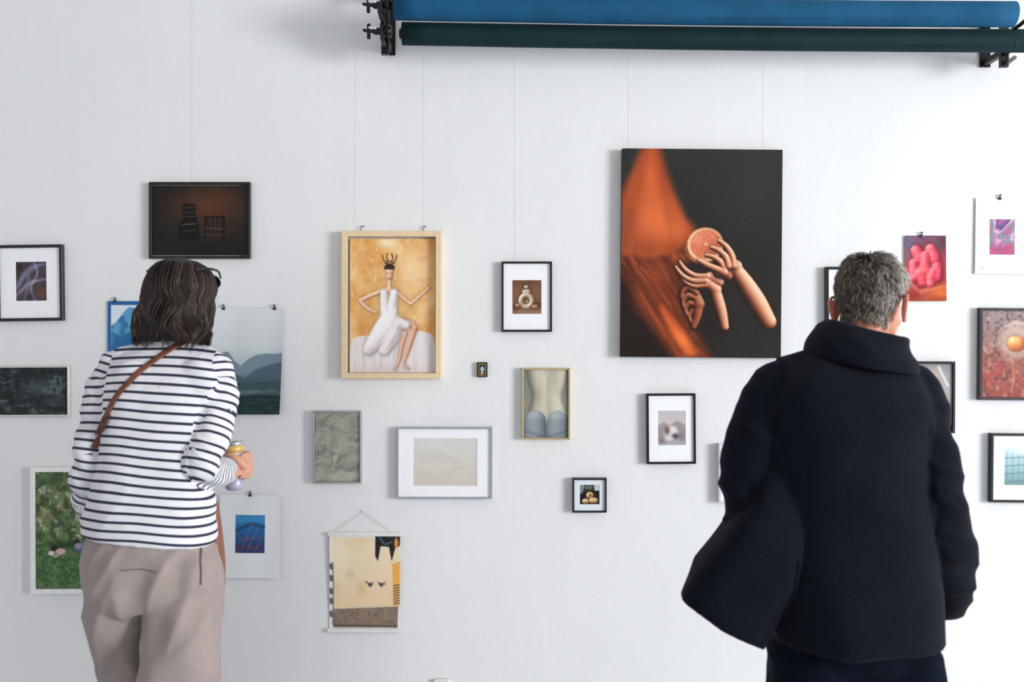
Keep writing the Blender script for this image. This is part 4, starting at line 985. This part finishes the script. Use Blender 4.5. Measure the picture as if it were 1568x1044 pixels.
# ======================= MAN
mm_ = empty('man_in_dark_coat', Vector((wp(1305, 900, 2.46).x, 2.46 - D0, 0)))
g = Geo()
T = [(1308, 976, 2.46, 129, .165, .0), (1306, 930, 2.46, 129, .165, 0), (1302, 860, 2.46, 124, .158, 0), (1296, 780, 2.47, 121, .15, 0), (1290, 700, 2.48, 126, .15, 0), (1290, 640, 2.50, 136, .152, 0), (1291, 604, 2.51, 134, .145, .02), (1297, 580, 2.52, 120, .13, .05), (1306, 560, 2.53, 98, .11, .08), (1315, 544, 2.54, 76, .09, .1), (1322, 528, 2.55, 56, .075, .15)]
loft(g, [ring(a, b, c_, h_, dd, t) for a, b, c_, h_, dd, t in T], n=44, ex=2.3)
MLA = [((1190, 586, 2.51), .062), ((1176, 610, 2.50), .070), ((1159, 660, 2.48), .070), ((1147, 710, 2.47), .068), ((1145, 755, 2.46), .066), ((1158, 800, 2.52), .064), ((1176, 850, 2.58), .052)]
MRA = [((1394, 590, 2.52), .064), ((1405, 614, 2.51), .072), ((1416, 670, 2.48), .073), ((1425, 730, 2.455), .071), ((1434, 785, 2.44), .071), ((1444, 838, 2.47), .073), ((1449, 885, 2.51), .066), ((1447, 914, 2.54), .056)]
for A in (MLA, MRA): tube(g, [wp(*a[0]) for a in A], [a[1] for a in A], n=24, interp=5)
tube(g, [wp(1262, 556, 2.53), wp(1190, 586, 2.51)], [.045, .062], n=16, interp=1); tube(g, [wp(1352, 560, 2.54), wp(1394, 590, 2.52)], [.045, .064], n=16, interp=1)
def pr(px, py, d, du, dv, t): return (wp(px, py, d), Vector((du * d / F, 0, -dv * d / F)), Vector((0, t, 0)))
loft(g, [pr(1190, 720, 2.46, 30, 0, .07), pr(1180, 775, 2.45, 46, 6, .095), pr(1166, 820, 2.44, 58, 16, .105), pr(1148, 865, 2.43, 62, 27, .10), pr(1128, 908, 2.42, 62, 35, .075), pr(1112, 942, 2.41, 62, 38, .05), pr(1107, 953, 2.405, 61, 39, .04)], n=36, ex=3.6)
coat = remesh(g, .007, 5, .5, 'coat')
mxc = wp(1300, 0, 2.48).x
def coat_fold(co, n):
    x, y, z = co; b1 = arm_info(co, MLA); b2 = arm_info(co, MRA); b = b1 if b1[0] < b2[0] else b2
    if b[0] < 1.25 and abs(x - mxc) > .17:
        w = max(0, min(1, (1.38 - z) / .2))
        return .015 * ridge(x * 5, y * 6, z * 14 + x * 6) * (.3 + .7 * w) + .003 * N(x * 20, y * 20, z * 25) - .007
    lowr = max(0, min(1, (1.15 - z) / .3))
    return .010 * ridge(x * 4 + z * 1.2, y * 3, z * 1.5 + 2) * (.4 + lowr) + .007 * ridge(x * 3 + z * 4, y * 2, z * 6 - x * 3) - .005
displace(coat, coat_fold)
wool = mat('navy_wool', (8, 12, 25), .9, var=.25, vscale=150, bump=.4, bscale=350, spec=.14, sheen=.03)
obj('coat', coat, wool, mm_)
cb = bvh_of(coat)
ribbon('vent_edge', cb, [(1212, 850, 2.4), (1206, 900, 2.4), (1198, 950, 2.4), (1196, 970, 2.4)], .006, .003, wool, mm_)
# collar
g = Geo()
CR = [(1318, 556, 2.52, 84, .125, .16), (1317, 543, 2.525, 83, .124, .18), (1318, 527, 2.53, 75, .115, .21), (1323, 513, 2.54, 66, .103, .23), (1328, 506, 2.545, 60, .094, .24), (1330, 505, 2.55, 55, .086, .25), (1330, 512, 2.55, 51, .080, .26), (1326, 540, 2.55, 50, .074, .2)]
loft(g, [ring(a, b, c_, h_, dd, t, fz=.10) for a, b, c_, h_, dd, t in CR], n=72, interp=5)
col = g.mesh('collar'); col.update()
displace(col, lambda co, n: .007 * ridge(co.x * 5, co.y * 5, co.z * 18 + co.x * 8) - .002)
obj('collar', col, wool, mm_)
# jeans
g = Geo()
loft(g, [ring(1306, 880, 2.48, 104, .12), ring(1306, 950, 2.48, 120, .138), ring(1306, 1000, 2.48, 126, .136), ring(1306, 1036, 2.48, 112, .10)], n=32, ex=2.4)
mL = [(1240, 990, 2.48, 62, .13), (1240, 1060, 2.47, 63, .12), (1246, 1150, 2.46, 54, .10), (1250, 1250, 2.45, 48, .09), (1252, 1350, 2.45, 44, .08), (1252, zpx(.06, 2.45), 2.45, 43, .08)]
mR = [(1371, 990, 2.48, 68, .13), (1374, 1060, 2.49, 66, .12), (1376, 1150, 2.52, 55, .10), (1376, 1250, 2.54, 48, .09), (1376, 1350, 2.56, 44, .08), (1376, zpx(.06, 2.57), 2.57, 43, .08)]
for LG in (mL, mR): loft(g, [ring(*a) for a in LG], n=28, ex=2.2)
jn = remesh(g, .008, 4, .5, 'jeans')
displace(jn, lambda co, n: .010 * ridge(co.x * 7 + co.z * 4, co.y * 5, co.z * 9) + .003 * N(co.x * 20, co.y * 20, co.z * 14) - .005)
obj('jeans', jn, mat('dark_denim', (7, 14, 28), .85, var=.3, vscale=25, bump=.3, bscale=500, spec=.08), mm_)
shoe('shoe_left', wp(1252, 0, 2.45).x, 2.45 - D0 + .02, mm_, mat('black_leather_shoe', (22, 20, 20), .35), .15)
shoe('shoe_right', wp(1376, 0, 2.57).x, 2.57 - D0 + .02, mm_, mat('black_leather_shoe', (22, 20, 20), .35), -.15)
# head
M = Matrix.Translation(wp(1333, 468, 2.57)) @ Matrix.Rotation(math.radians(-38), 4, 'Z') @ Matrix.Rotation(math.radians(-16), 4, 'X')
SKIN = skin_material('skin_weathered', (206, 138, 116))
hg = head_parts(False); hm = remesh(hg, .003, 2, .5, 'head_m')
loc = [(v.co.copy(), v.normal.copy()) for v in hm.vertices]
def region(p):
    x, y, z = p
    if y > .055: return z > .072
    if y > .012: return z > .028 + (y - .012) * .6
    if y > -.028: return z > .026
    return z > -.062 - abs(y + .06) * .1
polys = [tuple(p.vertices) for p in hm.polygons]
for v in hm.vertices: v.co = M @ v.co
hm.update(); obj('head', hm, SKIN, mm_); head_extra(M, mm_, 1.0, (120, 112, 104))
ok = [region(p[0]) and abs(p[0].x) < .079 for p in loc]
idx = {}; g = Geo(); vs = []
for i, (p, n_) in enumerate(loc):
    if ok[i]: idx[i] = len(vs); vs.append(M @ (p + n_ * .003))
fs = [tuple(idx[k] for k in q) for q in polys if all(ok[k] for k in q)]
g.add(vs, fs); obj('hair_base', g.mesh('hairbase'), mat('grey_hair_base', (78, 68, 60), .8, var=.3, vscale=80), mm_)
g = Geo(); cand = [p for i, p in enumerate(loc) if ok[i]]
for i in range(6000):
    p, n_ = random.choice(cand)
    crown = Vector((.0, -.045, .11)); flow = (p - crown); flow = flow - n_ * flow.dot(n_)
    if flow.length > 1e-4: flow.normalize()
    top = max(0, min(1, (p.z - .04) / .06))
    w = Vector((noise.noise(p * 28), noise.noise(p * 28 + Vector((5, 5, 5))), noise.noise(p * 28 + Vector((9, 1, 4))))) * 1.1
    L = random.uniform(.014, .024) + top * random.uniform(.004, .020)
    d1 = (n_ * (.45 + .5 * top) + flow * .8 + w * (.4 + .6 * top) + Vector((random.gauss(0, .15), random.gauss(0, .15), random.gauss(0, .15)))).normalized()
    d2 = (n_ * (.05 + .2 * top) + flow * 1.1 + w * .9).normalized()
    p0 = p + n_ * .002; p1 = p0 + d1 * L * .5; p2 = p1 + d2 * L * .5
    gr_ = random.random(); base_c = (116, 104, 92) if gr_ < .55 else ((76, 66, 58) if gr_ < .82 else (176, 168, 158))
    if p.x > .035 and random.random() < .55: base_c = (200, 194, 186)
    tube(g, [M @ p0, M @ p1, M @ p2], [.0011, .0009, .0004], n=3, interp=1, round_cap=False, col=lin(base_c))
obj('hair_strands', g.mesh('hair_m'), hm_, mm_)

# ---------------------------------------------------------------- light
w = bpy.data.worlds.new('World'); sc.world = w; w.use_nodes = True
bg = w.node_tree.nodes['Background']; bg.inputs['Color'].default_value = (.97, .982, 1.0, 1); bg.inputs['Strength'].default_value = .77
def area(name, loc, target, sx, sy, power, col):
    l = bpy.data.lights.new(name, 'AREA'); l.shape = 'RECTANGLE'; l.size = sx; l.size_y = sy; l.energy = power; l.color = col
    o = bpy.data.objects.new(name, l); o.location = loc; o.rotation_euler = (Vector(target) - Vector(loc)).to_track_quat('-Z', 'Y').to_euler(); sc.collection.objects.link(o)
area('window_daylight', (8.2, -5.6, 1.9), (-.8, 0, 1.0), 2.8, 2.2, 720, (.985, .99, 1.0))

cam = bpy.data.cameras.new('camera'); co = bpy.data.objects.new('camera', cam); sc.collection.objects.link(co)
co.location = (0, -D0, EYE); co.rotation_euler = (math.radians(90), 0, 0); cam.lens = 35; cam.sensor_width = 36
cam.dof.use_dof = True; cam.dof.focus_distance = D0; cam.dof.aperture_fstop = 2.8
sc.camera = co
